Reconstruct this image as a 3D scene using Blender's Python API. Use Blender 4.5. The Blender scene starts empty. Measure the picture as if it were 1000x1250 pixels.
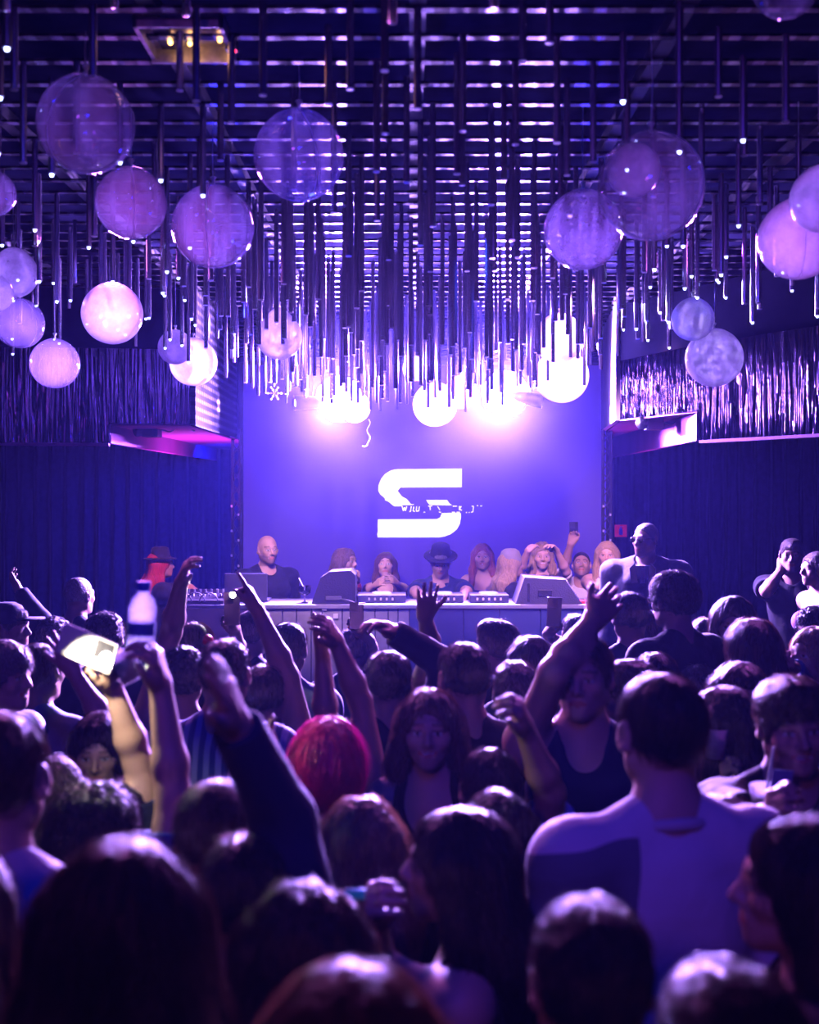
import bpy, bmesh, math, random
import numpy as np
from mathutils import Vector, Matrix

random.seed(7)
rng = np.random.default_rng(7)
SC = bpy.context.scene
COL = SC.collection
FPX, HZ, CAMH = 1450.0, 600.0, 2.15      # focal length in pixels, horizon row, camera height
PI = math.pi


def W(px, py, s):
    """World point seen at a pixel of the 1000x1250 photo where one metre spans s pixels."""
    return Vector(((px - 500) / s, FPX / s, CAMH + (HZ - py) / s))


# ------------------------------------------------------------------ materials
MATS = {}


def nd(nt, typ, **kw):
    n = nt.nodes.new(typ)
    for k, v in kw.items():
        setattr(n, k, v)
    return n


def mat(name, color=(.5, .5, .5), rough=.6, metal=0., emit=None, estr=0., spec=.5, noise=0., nscale=8., bump=0., bscale=40.,
        sheen=0., attr=False, stretch=None, sss=0., aniso=0., alpha=1.0, trans=0.):
    if name in MATS:
        return MATS[name]
    m = bpy.data.materials.new(name)
    m.use_nodes = True
    nt = m.node_tree
    b = nt.nodes['Principled BSDF']
    b.inputs['Base Color'].default_value = (*color, 1)
    b.inputs['Roughness'].default_value = rough
    b.inputs['Metallic'].default_value = metal
    b.inputs['Specular IOR Level'].default_value = spec
    b.inputs['Transmission Weight'].default_value = trans
    b.inputs['Alpha'].default_value = alpha
    if sheen:
        b.inputs['Sheen Weight'].default_value = sheen
    if sss:
        b.inputs['Subsurface Weight'].default_value = sss
        b.inputs['Subsurface Radius'].default_value = (1, .25, .12)
        b.inputs['Subsurface Scale'].default_value = .004
    if emit:
        b.inputs['Emission Color'].default_value = (*emit, 1)
        b.inputs['Emission Strength'].default_value = estr
    tc = None
    if noise or bump:
        tc = nd(nt, 'ShaderNodeTexCoord')
        mp = nd(nt, 'ShaderNodeMapping')
        nt.links.new(tc.outputs['Object'], mp.inputs['Vector'])
        if stretch:
            mp.inputs['Scale'].default_value = stretch
    base = None
    if attr:
        a = nd(nt, 'ShaderNodeAttribute')
        a.attribute_name = 'tint'
        base = a.outputs['Color']
    if noise:
        n = nd(nt, 'ShaderNodeTexNoise')
        n.inputs['Scale'].default_value = nscale
        n.inputs['Detail'].default_value = 5
        nt.links.new(mp.outputs['Vector'], n.inputs['Vector'])
        r = nd(nt, 'ShaderNodeMapRange')
        r.inputs['From Min'].default_value = .3
        r.inputs['From Max'].default_value = .7
        r.inputs['To Min'].default_value = 1 - noise
        r.inputs['To Max'].default_value = 1 + noise
        nt.links.new(n.outputs['Fac'], r.inputs['Value'])
        mx = nd(nt, 'ShaderNodeMix', data_type='RGBA', blend_type='MULTIPLY')
        mx.inputs['Factor'].default_value = 1
        if base:
            nt.links.new(base, mx.inputs['A'])
        else:
            mx.inputs['A'].default_value = (*color, 1)
        nt.links.new(r.outputs['Result'], mx.inputs['B'])
        base = mx.outputs['Result']
    if base:
        nt.links.new(base, b.inputs['Base Color'])
    if bump:
        n2 = nd(nt, 'ShaderNodeTexNoise')
        n2.inputs['Scale'].default_value = bscale
        n2.inputs['Detail'].default_value = 4
        nt.links.new(mp.outputs['Vector'], n2.inputs['Vector'])
        bp = nd(nt, 'ShaderNodeBump')
        bp.inputs['Strength'].default_value = bump
        bp.inputs['Distance'].default_value = .02
        nt.links.new(n2.outputs['Fac'], bp.inputs['Height'])
        nt.links.new(bp.outputs['Normal'], b.inputs['Normal'])
    MATS[name] = m
    return m


# ------------------------------------------------------------------ objects
def link(o, parent=None):
    COL.objects.link(o)
    if parent is not None:
        o.parent = parent
    return o


def tag(o, label, cat, group=None, kind=None):
    if label:
        o['label'] = label
    if cat:
        o['category'] = cat
    if group:
        o['group'] = group
    if kind:
        o['kind'] = kind
    return o


def empty(name, loc=(0, 0, 0), rotz=0., label=None, cat=None, group=None):
    o = bpy.data.objects.new(name, None)
    o.empty_display_size = .05
    o.location = loc
    o.rotation_euler = (0, 0, rotz)
    link(o)
    return tag(o, label, cat, group)


def meshobj(name, me, m=None, parent=None, loc=None, smooth=True):
    o = bpy.data.objects.new(name, me)
    if m is not None:
        for q in (m if isinstance(m, (list, tuple)) else [m]):
            me.materials.append(q)
    if smooth:
        me.polygons.foreach_set('use_smooth', np.ones(len(me.polygons), bool))
    if loc is not None:
        o.location = loc
    return link(o, parent)


def np_mesh(name, V, F):
    """Mesh from a vertex array and an array of equal-sided faces."""
    me = bpy.data.meshes.new(name)
    F = np.asarray(F, np.int32)
    n, k = F.shape if len(F) else (0, 4)
    me.vertices.add(len(V))
    me.vertices.foreach_set('co', np.asarray(V, np.float32).ravel())
    if n:
        me.loops.add(n * k)
        me.loops.foreach_set('vertex_index', F.ravel())
        me.polygons.add(n)
        me.polygons.foreach_set('loop_start', np.arange(0, n * k, k, dtype=np.int32))
        me.polygons.foreach_set('loop_total', np.full(n, k, np.int32))
    me.update(calc_edges=True)
    me.validate()
    return me


class MB:
    """Collects simple solids in one bmesh."""

    def __init__(s):
        s.bm = bmesh.new()

    def box(s, lo, hi, bev=0., mi=0, rot=None, pivot=None):
        lo, hi = Vector(lo), Vector(hi)
        c, d = (lo + hi) / 2, hi - lo
        r = bmesh.ops.create_cube(s.bm, size=1)
        for v in r['verts']:
            v.co = Vector((v.co.x * d.x, v.co.y * d.y, v.co.z * d.z)) + c
            if rot is not None:
                p = Vector(pivot) if pivot is not None else c
                v.co = p + rot @ (v.co - p)
        fs = {f for v in r['verts'] for f in v.link_faces}
        for f in fs:
            f.material_index = mi
        if bev:
            es = list({e for v in r['verts'] for e in v.link_edges})
            rb = bmesh.ops.bevel(s.bm, geom=es, offset=bev, segments=2, affect='EDGES', profile=.6)
            for f in rb['faces']:
                f.material_index = mi
        return s

    def tube(s, a, b, ra, rb=None, seg=12, mi=0, cap=True):
        a, b = Vector(a), Vector(b)
        rb = ra if rb is None else rb
        d = b - a
        r = bmesh.ops.create_cone(s.bm, cap_ends=cap, segments=seg, radius1=ra, radius2=rb, depth=d.length)
        q = Vector((0, 0, 1)).rotation_difference(d.normalized()) if d.length > 0 else None
        for v in r['verts']:
            v.co = q @ v.co + (a + b) / 2
        for f in {f for v in r['verts'] for f in v.link_faces}:
            f.material_index = mi
        return s

    def path(s, pts, r, seg=8, mi=0):
        pts = [Vector(p) for p in pts]
        rings = []
        up = Vector((.13, .31, .94)).normalized()
        for i, p in enumerate(pts):
            t = (pts[min(i + 1, len(pts) - 1)] - pts[max(i - 1, 0)]).normalized()
            x = t.cross(up)
            if x.length < .1:
                x = t.cross(Vector((1, 0, 0)))
            x.normalize()
            y = t.cross(x)
            rr = r[i] if isinstance(r, (list, tuple)) else r
            rings.append([s.bm.verts.new(p + (x * math.cos(2 * PI * k / seg) + y * math.sin(2 * PI * k / seg)) * rr) for k in range(seg)])
        for a, b in zip(rings, rings[1:]):
            for k in range(seg):
                f = s.bm.faces.new((a[k], a[(k + 1) % seg], b[(k + 1) % seg], b[k]))
                f.material_index = mi
        for rg, fl in ((rings[0], 1), (rings[-1], 0)):
            f = s.bm.faces.new(rg[::-1] if fl else rg)
            f.material_index = mi
        return s

    def lathe(s, prof, c=(0, 0, 0), seg=24, mi=0):
        """prof: [(radius, z)...]; closed at ends where the radius is 0."""
        c = Vector(c)
        rings = []
        for r, z in prof:
            if r < 1e-6:
                rings.append([s.bm.verts.new(c + Vector((0, 0, z)))])
            else:
                rings.append([s.bm.verts.new(c + Vector((r * math.cos(2 * PI * k / seg), r * math.sin(2 * PI * k / seg), z))) for k in range(seg)])
        for a, b in zip(rings, rings[1:]):
            for k in range(seg):
                k2 = (k + 1) % seg
                if len(a) == 1 and len(b) == 1:
                    continue
                if len(a) == 1:
                    f = s.bm.faces.new((a[0], b[k2], b[k]))
                elif len(b) == 1:
                    f = s.bm.faces.new((a[k], a[k2], b[0]))
                else:
                    f = s.bm.faces.new((a[k], a[k2], b[k2], b[k]))
                f.material_index = mi
        return s

    def prism(s, poly, y0, y1, mi=0, axis='y'):
        """Outline in x,z pushed through from y0 to y1."""
        def pt(x, z, y):
            return (x, y, z) if axis == 'y' else (y, x, z)
        a = [s.bm.verts.new(pt(x, z, y0)) for x, z in poly]
        b = [s.bm.verts.new(pt(x, z, y1)) for x, z in poly]
        n = len(poly)
        fs = [s.bm.faces.new(a), s.bm.faces.new(b[::-1])]
        for k in range(n):
            fs.append(s.bm.faces.new((a[k], b[k], b[(k + 1) % n], a[(k + 1) % n])))
        for f in fs:
            f.material_index = mi
        return s

    def quad(s, pts, mi=0):
        f = s.bm.faces.new([s.bm.verts.new(p) for p in pts])
        f.material_index = mi
        return s

    def sphere(s, c, r, seg=16, mi=0, scale=(1, 1, 1)):
        q = bmesh.ops.create_uvsphere(s.bm, u_segments=seg, v_segments=max(6, seg // 2), radius=r)
        for v in q['verts']:
            v.co = Vector((v.co.x * scale[0], v.co.y * scale[1], v.co.z * scale[2])) + Vector(c)
        for f in {f for v in q['verts'] for f in v.link_faces}:
            f.material_index = mi
        return s

    def mesh(s, name):
        bmesh.ops.recalc_face_normals(s.bm, faces=s.bm.faces)
        me = bpy.data.meshes.new(name)
        s.bm.to_mesh(me)
        s.bm.free()
        return me

    def build(s, name, m=None, parent=None, smooth=False, loc=None):
        o = meshobj(name, s.mesh(name), m, parent, loc, smooth=smooth)
        return o


# ------------------------------------------------------------------ implicit surfaces (for bodies, clothes, hair)
class Field:
    def __init__(s, lo, hi, v, zfine=None, zk=4.):
        lo, hi = np.array(lo, float), np.array(hi, float)
        s.v = v
        s.ax = [np.arange(lo[i], hi[i] + v, v).astype(np.float32) for i in range(3)]
        if zfine is not None and lo[2] < zfine:
            zl = np.arange(lo[2], zfine, v * zk)
            zh = np.arange(max(zfine, zl[-1] + v * zk * .75), hi[2] + v, v)
            s.ax[2] = np.concatenate([zl, zh]).astype(np.float32)
        s.val = np.full([len(a) for a in s.ax], 9., np.float32)

    def sub(s, lo, hi, m):
        sl = []
        for i in range(3):
            a = max(0, np.searchsorted(s.ax[i], lo[i] - m) - 1)
            b = min(len(s.ax[i]), np.searchsorted(s.ax[i], hi[i] + m) + 1)
            if b <= a:
                return None
            sl.append(slice(a, b))
        P = (s.ax[0][sl[0]][:, None, None], s.ax[1][sl[1]][None, :, None], s.ax[2][sl[2]][None, None, :])
        return tuple(sl), P

    def put(s, prim, k=.02, op='u'):
        lo, hi, f = prim
        r = s.sub(lo, hi, max(k, 2.5 * s.v) + (.02 if op == 'u' else .0))
        if r is None:
            return s
        sl, P = r
        d = f(P)
        a = s.val[sl]
        if op == 'u':
            h = np.maximum(k - np.abs(a - d), 0) / k
            s.val[sl] = np.minimum(a, d) - h * h * k * .25
        else:
            d = -d
            h = np.maximum(k - np.abs(a - d), 0) / k
            s.val[sl] = np.maximum(a, d) + h * h * k * .25
        return s

    def cut(s, p, n):
        """Keep the side of the plane that n points away from."""
        d = (s.ax[0][:, None, None] - p[0]) * n[0] + (s.ax[1][None, :, None] - p[1]) * n[1] + (s.ax[2][None, None, :] - p[2]) * n[2]
        s.val = np.maximum(s.val, d.astype(np.float32))
        return s

    def surface(s):
        V = s.val
        V[0], V[-1] = 1, 1
        V[:, 0], V[:, -1] = 1, 1
        V[:, :, 0], V[:, :, -1] = 1, 1
        ins = V < 0
        n = ins[:-1, :-1, :-1].astype(np.uint8)
        cnt = np.zeros_like(n)
        offs = [(i, j, k) for i in (0, 1) for j in (0, 1) for k in (0, 1)]
        sh = V.shape
        for i, j, k in offs:
            cnt += ins[i:sh[0] - 1 + i, j:sh[1] - 1 + j, k:sh[2] - 1 + k]
        act = (cnt > 0) & (cnt < 8)
        I, J, K = np.nonzero(act)
        if len(I) == 0:
            return np.zeros((0, 3)), np.zeros((0, 4), int)
        idx = np.full(act.shape, -1, np.int32)
        idx[I, J, K] = np.arange(len(I))
        c = np.stack([V[I + i, J + j, K + k] for i, j, k in offs], 1)
        acc = np.zeros((len(I), 3), np.float32)
        num = np.zeros(len(I), np.float32)
        for a in range(8):
            for b in range(a + 1, 8):
                oa, ob = np.array(offs[a]), np.array(offs[b])
                if np.abs(oa - ob).sum() != 1:
                    continue
                va, vb = c[:, a], c[:, b]
                m = (va < 0) != (vb < 0)
                t = np.where(m, va / np.where(m, va - vb, 1), 0)
                acc += m[:, None] * (oa[None] + t[:, None] * (ob - oa)[None])
                num += m
        acc /= num[:, None]
        P = np.stack([s.ax[q][w] + acc[:, q] * (s.ax[q][w + 1] - s.ax[q][w]) for q, w in enumerate((I, J, K))], 1)
        F = []
        A = ins[:-1, 1:-1, 1:-1]
        B = ins[1:, 1:-1, 1:-1]
        i, j, k = np.nonzero(A != B)
        fl = A[i, j, k]
        q = np.stack([idx[i, j, k], idx[i, j + 1, k], idx[i, j + 1, k + 1], idx[i, j, k + 1]], 1)
        q[~fl] = q[~fl][:, ::-1]
        F.append(q)
        A = ins[1:-1, :-1, 1:-1]
        B = ins[1:-1, 1:, 1:-1]
        i, j, k = np.nonzero(A != B)
        fl = A[i, j, k]
        q = np.stack([idx[i, j, k], idx[i, j, k + 1], idx[i + 1, j, k + 1], idx[i + 1, j, k]], 1)
        q[~fl] = q[~fl][:, ::-1]
        F.append(q)
        A = ins[1:-1, 1:-1, :-1]
        B = ins[1:-1, 1:-1, 1:]
        i, j, k = np.nonzero(A != B)
        fl = A[i, j, k]
        q = np.stack([idx[i, j, k], idx[i + 1, j, k], idx[i + 1, j + 1, k], idx[i, j + 1, k]], 1)
        q[~fl] = q[~fl][:, ::-1]
        F.append(q)
        F = np.concatenate(F)
        F = F[(F >= 0).all(1)]
        return P, F

    def grad(s, P):
        """Value and gradient near points (nearest-cell central differences)."""
        ii = [np.clip(np.searchsorted(s.ax[q], P[:, q]) - 1, 1, len(s.ax[q]) - 3) for q in range(3)]
        f = [np.clip((P[:, q] - s.ax[q][ii[q]]) / (s.ax[q][ii[q] + 1] - s.ax[q][ii[q]]), 0, 1) for q in range(3)]

        def tri(d):
            o = 0
            for a in (0, 1):
                for b in (0, 1):
                    for c in (0, 1):
                        w = (f[0] if a else 1 - f[0]) * (f[1] if b else 1 - f[1]) * (f[2] if c else 1 - f[2])
                        o = o + w * s.val[ii[0] + a + d[0], ii[1] + b + d[1], ii[2] + c + d[2]]
            return o
        v = tri((0, 0, 0))
        g = np.stack([tri(tuple(1 if q == z else 0 for z in range(3))) - tri(tuple(-1 if q == z else 0 for z in range(3))) for q in range(3)], 1)
        g /= np.maximum(np.linalg.norm(g, axis=1, keepdims=True), 1e-6)
        return v, g


def rc(a, b, ra, rb=None):
    """Round cone between two points."""
    a, b = np.array(a, float), np.array(b, float)
    rb = ra if rb is None else rb
    d = b - a
    L = max(float(d @ d), 1e-9)
    m = max(ra, rb)

    def f(P):
        x, y, z = P[0] - a[0], P[1] - a[1], P[2] - a[2]
        t = np.clip((x * d[0] + y * d[1] + z * d[2]) / L, 0, 1)
        return np.sqrt((x - t * d[0]) ** 2 + (y - t * d[1]) ** 2 + (z - t * d[2]) ** 2) - (ra + (rb - ra) * t)
    return np.minimum(a, b) - m, np.maximum(a, b) + m, f


def ell(c, r, R=None):
    c, r = np.array(c, float), np.array(r, float)
    m = r.max() if R is not None else r

    def f(P):
        x, y, z = P[0] - c[0], P[1] - c[1], P[2] - c[2]
        if R is not None:
            x, y, z = (R[0][0] * x + R[1][0] * y + R[2][0] * z, R[0][1] * x + R[1][1] * y + R[2][1] * z, R[0][2] * x + R[1][2] * y + R[2][2] * z)
        k0 = np.sqrt((x / r[0]) ** 2 + (y / r[1]) ** 2 + (z / r[2]) ** 2)
        k1 = np.sqrt((x / r[0] ** 2) ** 2 + (y / r[1] ** 2) ** 2 + (z / r[2] ** 2) ** 2)
        return k0 * (k0 - 1) / np.maximum(k1, 1e-6)
    return c - m, c + m, f


def capped(prim, p, n):
    """A primitive cut flat: nothing beyond point p in direction n."""
    lo, hi, f = prim
    return lo, hi, lambda P: np.maximum(f(P), (P[0] - p[0]) * n[0] + (P[1] - p[1]) * n[1] + (P[2] - p[2]) * n[2])


def hash_noise(P, s, seed=0):
    """Smooth value noise on points (N,3) or open grids."""
    x, y, z = [np.asarray(q, np.float32) * s + 17.3 * (i + 1) + seed * 3.7 for i, q in enumerate(P)]
    return (np.sin(x + 1.7 * np.sin(y * .9)) * np.sin(y * 1.1 + 1.3 * np.sin(z * 1.2)) * np.sin(z * .95 + 1.5 * np.sin(x * 1.05)))
# ------------------------------------------------------------------ people
def rotz(a):
    return np.array([[math.cos(a), -math.sin(a), 0], [math.sin(a), math.cos(a), 0], [0, 0, 1.]])


def rotx(a):
    return np.array([[1., 0, 0], [0, math.cos(a), -math.sin(a)], [0, math.sin(a), math.cos(a)]])


def roty(a):
    return np.array([[math.cos(a), 0, math.sin(a)], [0, 1., 0], [-math.sin(a), 0, math.cos(a)]])


SKIN = {'fair': (.62, .40, .31), 'mid': (.52, .32, .23), 'tan': (.40, .23, .15), 'dark': (.12, .065, .04)}
HAIR = {'black': (.012, .009, .009), 'brown': (.035, .02, .013), 'chestnut': (.09, .04, .022), 'blond': (.42, .29, .15), 'grey': (.2, .19, .19),
        'red': (.42, .03, .02), 'copper': (.32, .10, .05), 'pink': (.85, .02, .22), 'sand': (.22, .14, .08)}


def skin_mat():
    return mat('skin', (.5, .3, .22), rough=.5, attr=True, sss=.05, bump=.08, bscale=180, spec=.45)


def hair_mat(c, curly=False):
    return mat('hair_' + c + ('_curly' if curly else ''), HAIR[c], rough=.46, bump=.6, bscale=1.0, spec=.38, sheen=.05, noise=.35, nscale=1.0,
               stretch=(120, 120, 120) if curly else (190, 190, 9))


def cloth(name, c, rough=.8, **kw):
    return mat('cloth_' + name, c, rough=rough, bump=.45, bscale=14, sheen=.08, spec=.2, **kw)


def stripe_cloth(name, a, b, scale, axis='X'):
    if name in MATS:
        return MATS[name]
    m = cloth(name, a)
    nt = m.node_tree
    tc = nd(nt, 'ShaderNodeTexCoord')
    w = nd(nt, 'ShaderNodeTexWave', bands_direction=axis)
    w.inputs['Scale'].default_value = scale
    w.inputs['Distortion'].default_value = 1.2
    w.inputs['Detail Scale'].default_value = .6
    nt.links.new(tc.outputs['Object'], w.inputs['Vector'])
    r = nd(nt, 'ShaderNodeValToRGB')
    r.color_ramp.elements[0].position = .45
    r.color_ramp.elements[1].position = .55
    r.color_ramp.elements[0].color = (*a, 1)
    r.color_ramp.elements[1].color = (*b, 1)
    nt.links.new(w.outputs['Fac'], r.inputs['Fac'])
    nt.links.new(r.outputs['Color'], nt.nodes['Principled BSDF'].inputs['Base Color'])
    MATS[name] = m
    return m


def patch_cloth(name, a, b, scale):
    """Blotchy two-tone print."""
    if name in MATS:
        return MATS[name]
    m = cloth(name, a)
    nt = m.node_tree
    tc = nd(nt, 'ShaderNodeTexCoord')
    w = nd(nt, 'ShaderNodeTexVoronoi')
    w.inputs['Scale'].default_value = scale
    nt.links.new(tc.outputs['Object'], w.inputs['Vector'])
    r = nd(nt, 'ShaderNodeValToRGB')
    r.color_ramp.elements[0].position = .42
    r.color_ramp.elements[1].position = .5
    r.color_ramp.elements[0].color = (*a, 1)
    r.color_ramp.elements[1].color = (*b, 1)
    nt.links.new(w.outputs['Distance'], r.inputs['Fac'])
    nt.links.new(r.outputs['Color'], nt.nodes['Principled BSDF'].inputs['Base Color'])
    MATS[name] = m
    return m


FINGER = {  # curl at the three joints, splay, thumb curl
    'open': ((8, 12, 10), 9, 5), 'flat': ((3, 5, 4), 3, 10), 'relaxed': ((22, 30, 20), 4, 25), 'grip': ((48, 62, 40), 2, 45),
    'fist': ((78, 95, 60), 0, 60), 'point': ((80, 95, 60), 0, 55), 'spread': ((2, 8, 6), 15, 0), 'curl': ((35, 45, 30), 5, 30), 'pinch': ((45, 50, 25), 3, 55)}


def hand_prims(F, w, d, n, side, k, pose):
    w, d, n = np.array(w), np.array(d) / np.linalg.norm(d), np.array(n, float)
    n = n - d * (n @ d)
    n = n / max(np.linalg.norm(n), 1e-6)
    t = np.cross(d, n) * side                     # towards the thumb
    curls, splay, th = FINGER[pose]
    lat = (.031, .011, -.010, -.029)
    ln = (.074, .083, .077, .060)
    fw = (.088, .093, .089, .081)
    for i in range(4):
        kn = w + k * (d * fw[i] + t * lat[i])
        F.put(rc(w + k * t * lat[i] * .55, kn, .0165 * k, .0125 * k), .018)
        c = curls if not (pose == 'point' and i == 0) else (2, 4, 3)
        sp = math.radians(splay) * (1.5 - i) / 1.5
        a, p, r = 0., kn, .0100 * k
        dd = d * math.cos(sp) + t * math.sin(sp)
        for j, fr in enumerate((.45, .31, .24)):
            a += math.radians(c[j])
            q = p + k * ln[i] * fr * (dd * math.cos(a) + n * math.sin(a))
            F.put(rc(p, q, r, r * .88), .004)
            p, r = q, r * .9
    F.put(ell(w + k * (d * .045 + t * .022 + n * .010), np.array((.02, .02, .03)) * k), .02)
    ta = math.radians(th)
    p0 = w + k * (d * .022 + t * .022 + n * .006)
    p1 = w + k * (d * .058 + t * (.052 - .012 * math.sin(ta)) + n * .02 * (math.sin(ta) + .3))
    p2 = p1 + k * .033 * (d * .78 + t * (.55 * math.cos(ta) - .45 * math.sin(ta)) + n * .45 * math.sin(ta))
    p3 = p2 + k * .026 * (d * .85 + t * (.35 * math.cos(ta) - .6 * math.sin(ta)) + n * .5 * math.sin(ta))
    F.put(rc(p0, p1, .015 * k, .0118 * k), .012)
    F.put(rc(p1, p2, .0115 * k, .0105 * k), .004)
    F.put(rc(p2, p3, .0105 * k, .0088 * k), .004)


def ray_pick(px, py, S, L, depth_hint):
    """Point on the camera ray of pixel (px,py) at distance L from S, the solution nearest the hinted depth."""
    o = np.array((0, 0, CAMH))
    d = np.array(((px - 500) / FPX, 1., (HZ - py) / FPX))
    b = d @ (o - S)
    a = d @ d
    c = (o - S) @ (o - S) - L * L
    disc = b * b - a * c
    if disc < 0:
        return o + d * (-b / a)
    r = math.sqrt(disc)
    c2 = [(-b - r) / a, (-b + r) / a]
    u = min(c2, key=lambda q: abs(q - depth_hint))
    return o + d * u


NDIR = {'cam': (0, -1, 0), 'away': (0, 1, 0), 'left': (-1, 0, 0), 'right': (1, 0, 0), 'down': (0, 0, -1), 'up': (0, 0, 1)}
PEOPLE = {}


def build_person(label, px, top, s, yaw=0, hy=0, hp=0, hr=0, sex='m', hair='short', hc='brown', L=.25, front=True, vol=1., skin='mid', wear='tee', wc=None,
                 arms=None, wm=None, lean=(0, 0), beard=None, lower=None, hat=None, glasses=None, build=1., smile=0., collar=None, strands=0, extra=None, key=None,
                 part=0., pants=None):
    """One person standing on the floor: an Empty at the feet; body (one skin surface), hair and clothing are its children."""
    rnd = random.Random(label)
    th = {'bald': 0, 'buzz': .004, 'curly': .03, 'afro': .045, 'bob': .022}.get(hair, .014)
    if hat:
        th = .03
    h = CAMH + (HZ - top) / s
    k = h / 1.75
    hk = (.45 + .55 * k) * (1. if sex == 'm' else .97)
    a = math.radians(yaw)
    Rw = rotz(a)
    loc2 = np.array(W(px, top, s))[:2] - (Rw @ np.array((lean[0], lean[1] + .025, 0)))[:2]
    loc = np.array((loc2[0], loc2[1], 0.))
    root = empty('person', Vector(loc), a, label, 'person', None)
    root['group'] = 'people on the dance floor' if s > 178 else 'people around the booth'
    v = min(max(2.3 / s, .0042), .0075)
    C = np.array((lean[0], lean[1] + .025, h - th - .113 * hk))
    Rh = rotz(math.radians(hy)) @ rotx(math.radians(hp)) @ roty(math.radians(hr))
    Ry = rotz(math.radians(hy))

    def hp_(*p):
        return C + Rh @ (np.array(p) * hk)
    sw = (.186 if sex == 'm' else .158) * k * build
    zs = C[2] - .205 * hk - .02
    dl = np.array((lean[0] * .8, lean[1] * .8, 0))

    # ---- arms
    AR = {}
    for side, sg in (('L', -1), ('R', 1)):
        S = np.array((sg * sw, -.005, zs - .015)) + dl
        L1, L2 = .285 * k, .25 * k
        sp = (arms or {}).get(side)
        if sp is None:
            E = S + np.array((sg * .035, -.03, -.283)) * k
            Wr = E + np.array((-sg * .01, .075, -.238)) * k
            d = Wr - E + np.array((0, .02, -.05))
            n = np.array((-sg, .2, 0))
            pose = 'relaxed'
        else:
            up = sp.get('up', 0.)
            S = S + np.array((-sg * .02 * up, 0, .045 * up)) * k
            Sw = loc + Rw @ S
            dh = FPX / s + sp.get('ed', 0.)
            Ew = ray_pick(*sp['e'], Sw, L1, dh)
            Ww = ray_pick(*sp['w'], Ew, L2, Ew[1] + sp.get('wd', 0.))
            Tw = ray_pick(*sp['t'], Ww, .17 * k, Ww[1] + sp.get('td', 0.))
            for nm, A_, B_, LL in (('upper', Sw, Ew, L1), ('fore', Ew, Ww, L2), ('hand', Ww, Tw, .17 * k)):
                q = np.linalg.norm(B_ - A_) / LL
                if q > 1.12:
                    print('REACH', label[:40], side, nm, round(q, 2))
            E, Wr, T = [Rw.T @ (q - loc) for q in (Ew, Ww, Tw)]
            d = T - Wr
            n = Rw.T @ np.array(NDIR[sp['n']] if isinstance(sp['n'], str) else sp['n'], float)
            pose = sp.get('pose', 'open')
        AR[side] = (S, E, Wr, d / np.linalg.norm(d), n, pose, sg)
    am = .92 if sex == 'f' else 1.04

    def torso(F, e):
        F.put(ell(dl * .8 + (0, -.005, zs - .13 * k), (sw * .86 + e, .108 * k * build + e, .2 * k + e)), .05)
        F.put(rc(dl + (-sw * .8, -.012, zs - .012), dl + (sw * .8, -.012, zs - .012), .052 * k + e), .06)
        F.put(ell(dl * .4 + (0, 0, zs - .34 * k), ((.14 if sex == 'm' else .12) * k * build + e, .103 * k * build + e, .19 * k + e)), .06)
        F.put(ell((0, 0, zs - .5 * k), ((.158 if sex == 'm' else .165) * k * build + e, .115 * k + e, .14 * k + e)), .06)
        for sg in (-1, 1):
            F.put(rc(dl + (sg * sw * .62, -.02, zs + .015), dl + (sg * .035, -.015, zs + .075), .036 * k + e, .032 * k + e), .05)
            if sex == 'f':
                F.put(ell(dl * .8 + (sg * .072 * k, .088 * k, zs - .15 * k), np.array((.062, .055, .062)) * k + e), .03)
            else:
                F.put(ell(dl * .8 + (sg * .08 * k, .07 * k, zs - .1 * k), np.array((.08, .045, .065)) * k + e), .04)

    ext = [C + .2, C - .2, (-.3, -.25, -.02), (.3, .28, 0)]
    for S, E, Wr, d, n, p, sg in AR.values():
        ext += [E + .1, E - .1, Wr + .22, Wr - .22]
    ext = np.array(ext)
    lo, hi = ext.min(0), ext.max(0)
    zf = zs - .80 * k if s > 120 else zs - .6 * k
    F = Field(lo, hi, v, zf)
    torso(F, 0)
    for sg in (-1, 1):
        hip, kn, an = (sg * .088 * k, 0, .5 * h), (sg * .095 * k, .01, .27 * h), (sg * .1 * k, -.02, .05 * h)
        F.put(rc(hip, kn, .085 * k, .056 * k), .04)
        F.put(rc(kn, an, .056 * k, .037 * k), .02)
        F.put(rc(an, (sg * .11 * k, .12, .035), .035, .03), .02)
    nr = (.058 if sex == 'm' else .047) * (k * .5 + .5)
    F.put(rc(dl + (0, -.015, zs + .0), C + Rh @ (np.array((0, -.02, -.06)) * hk), nr * 1.1, nr), .045)
    for S, E, Wr, d, n, p, sg in AR.values():
        F.put(ell(S, np.array((.058, .058, .06)) * k * am), .05)
        F.put(rc(S, E, .052 * k * am, .041 * k * am), .04)
        m = E + (Wr - E) * .3
        F.put(rc(E, m, .040 * k * am, .043 * k * am), .02)
        F.put(rc(m, Wr, .043 * k * am, .027 * k * am), .02)
        hand_prims(F, Wr, d, n, sg, k * (1.02 if sex == 'm' else .93), p)

    # ---- head
    def hs(p, r):
        return ell(hp_(*p), (r * hk,) * 3)

    def hl(p, r):
        return ell(hp_(*p), np.array(r) * hk, Rh)

    def hc_(p, q, ra, rb=None):
        return rc(hp_(*p), hp_(*q), ra * hk, (ra if rb is None else rb) * hk)
    jw = 1.0 if sex == 'm' else .9
    F.put(hl((0, -.015, .025), (.076, .094, .088)), .03)
    F.put(hl((0, .03, -.03), (.058, .058, .083)), .03)
    for sg in (-1, 1):
        F.put(hc_((sg * .05 * jw, -.005, -.055), (sg * .012, .062, -.094), .022 * jw, .019 * jw), .03)
        F.put(hs((sg * .041, .056, -.022), .02), .025)
    F.put(hs((0, .071, -.097), .0185 * jw), .02)
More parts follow.
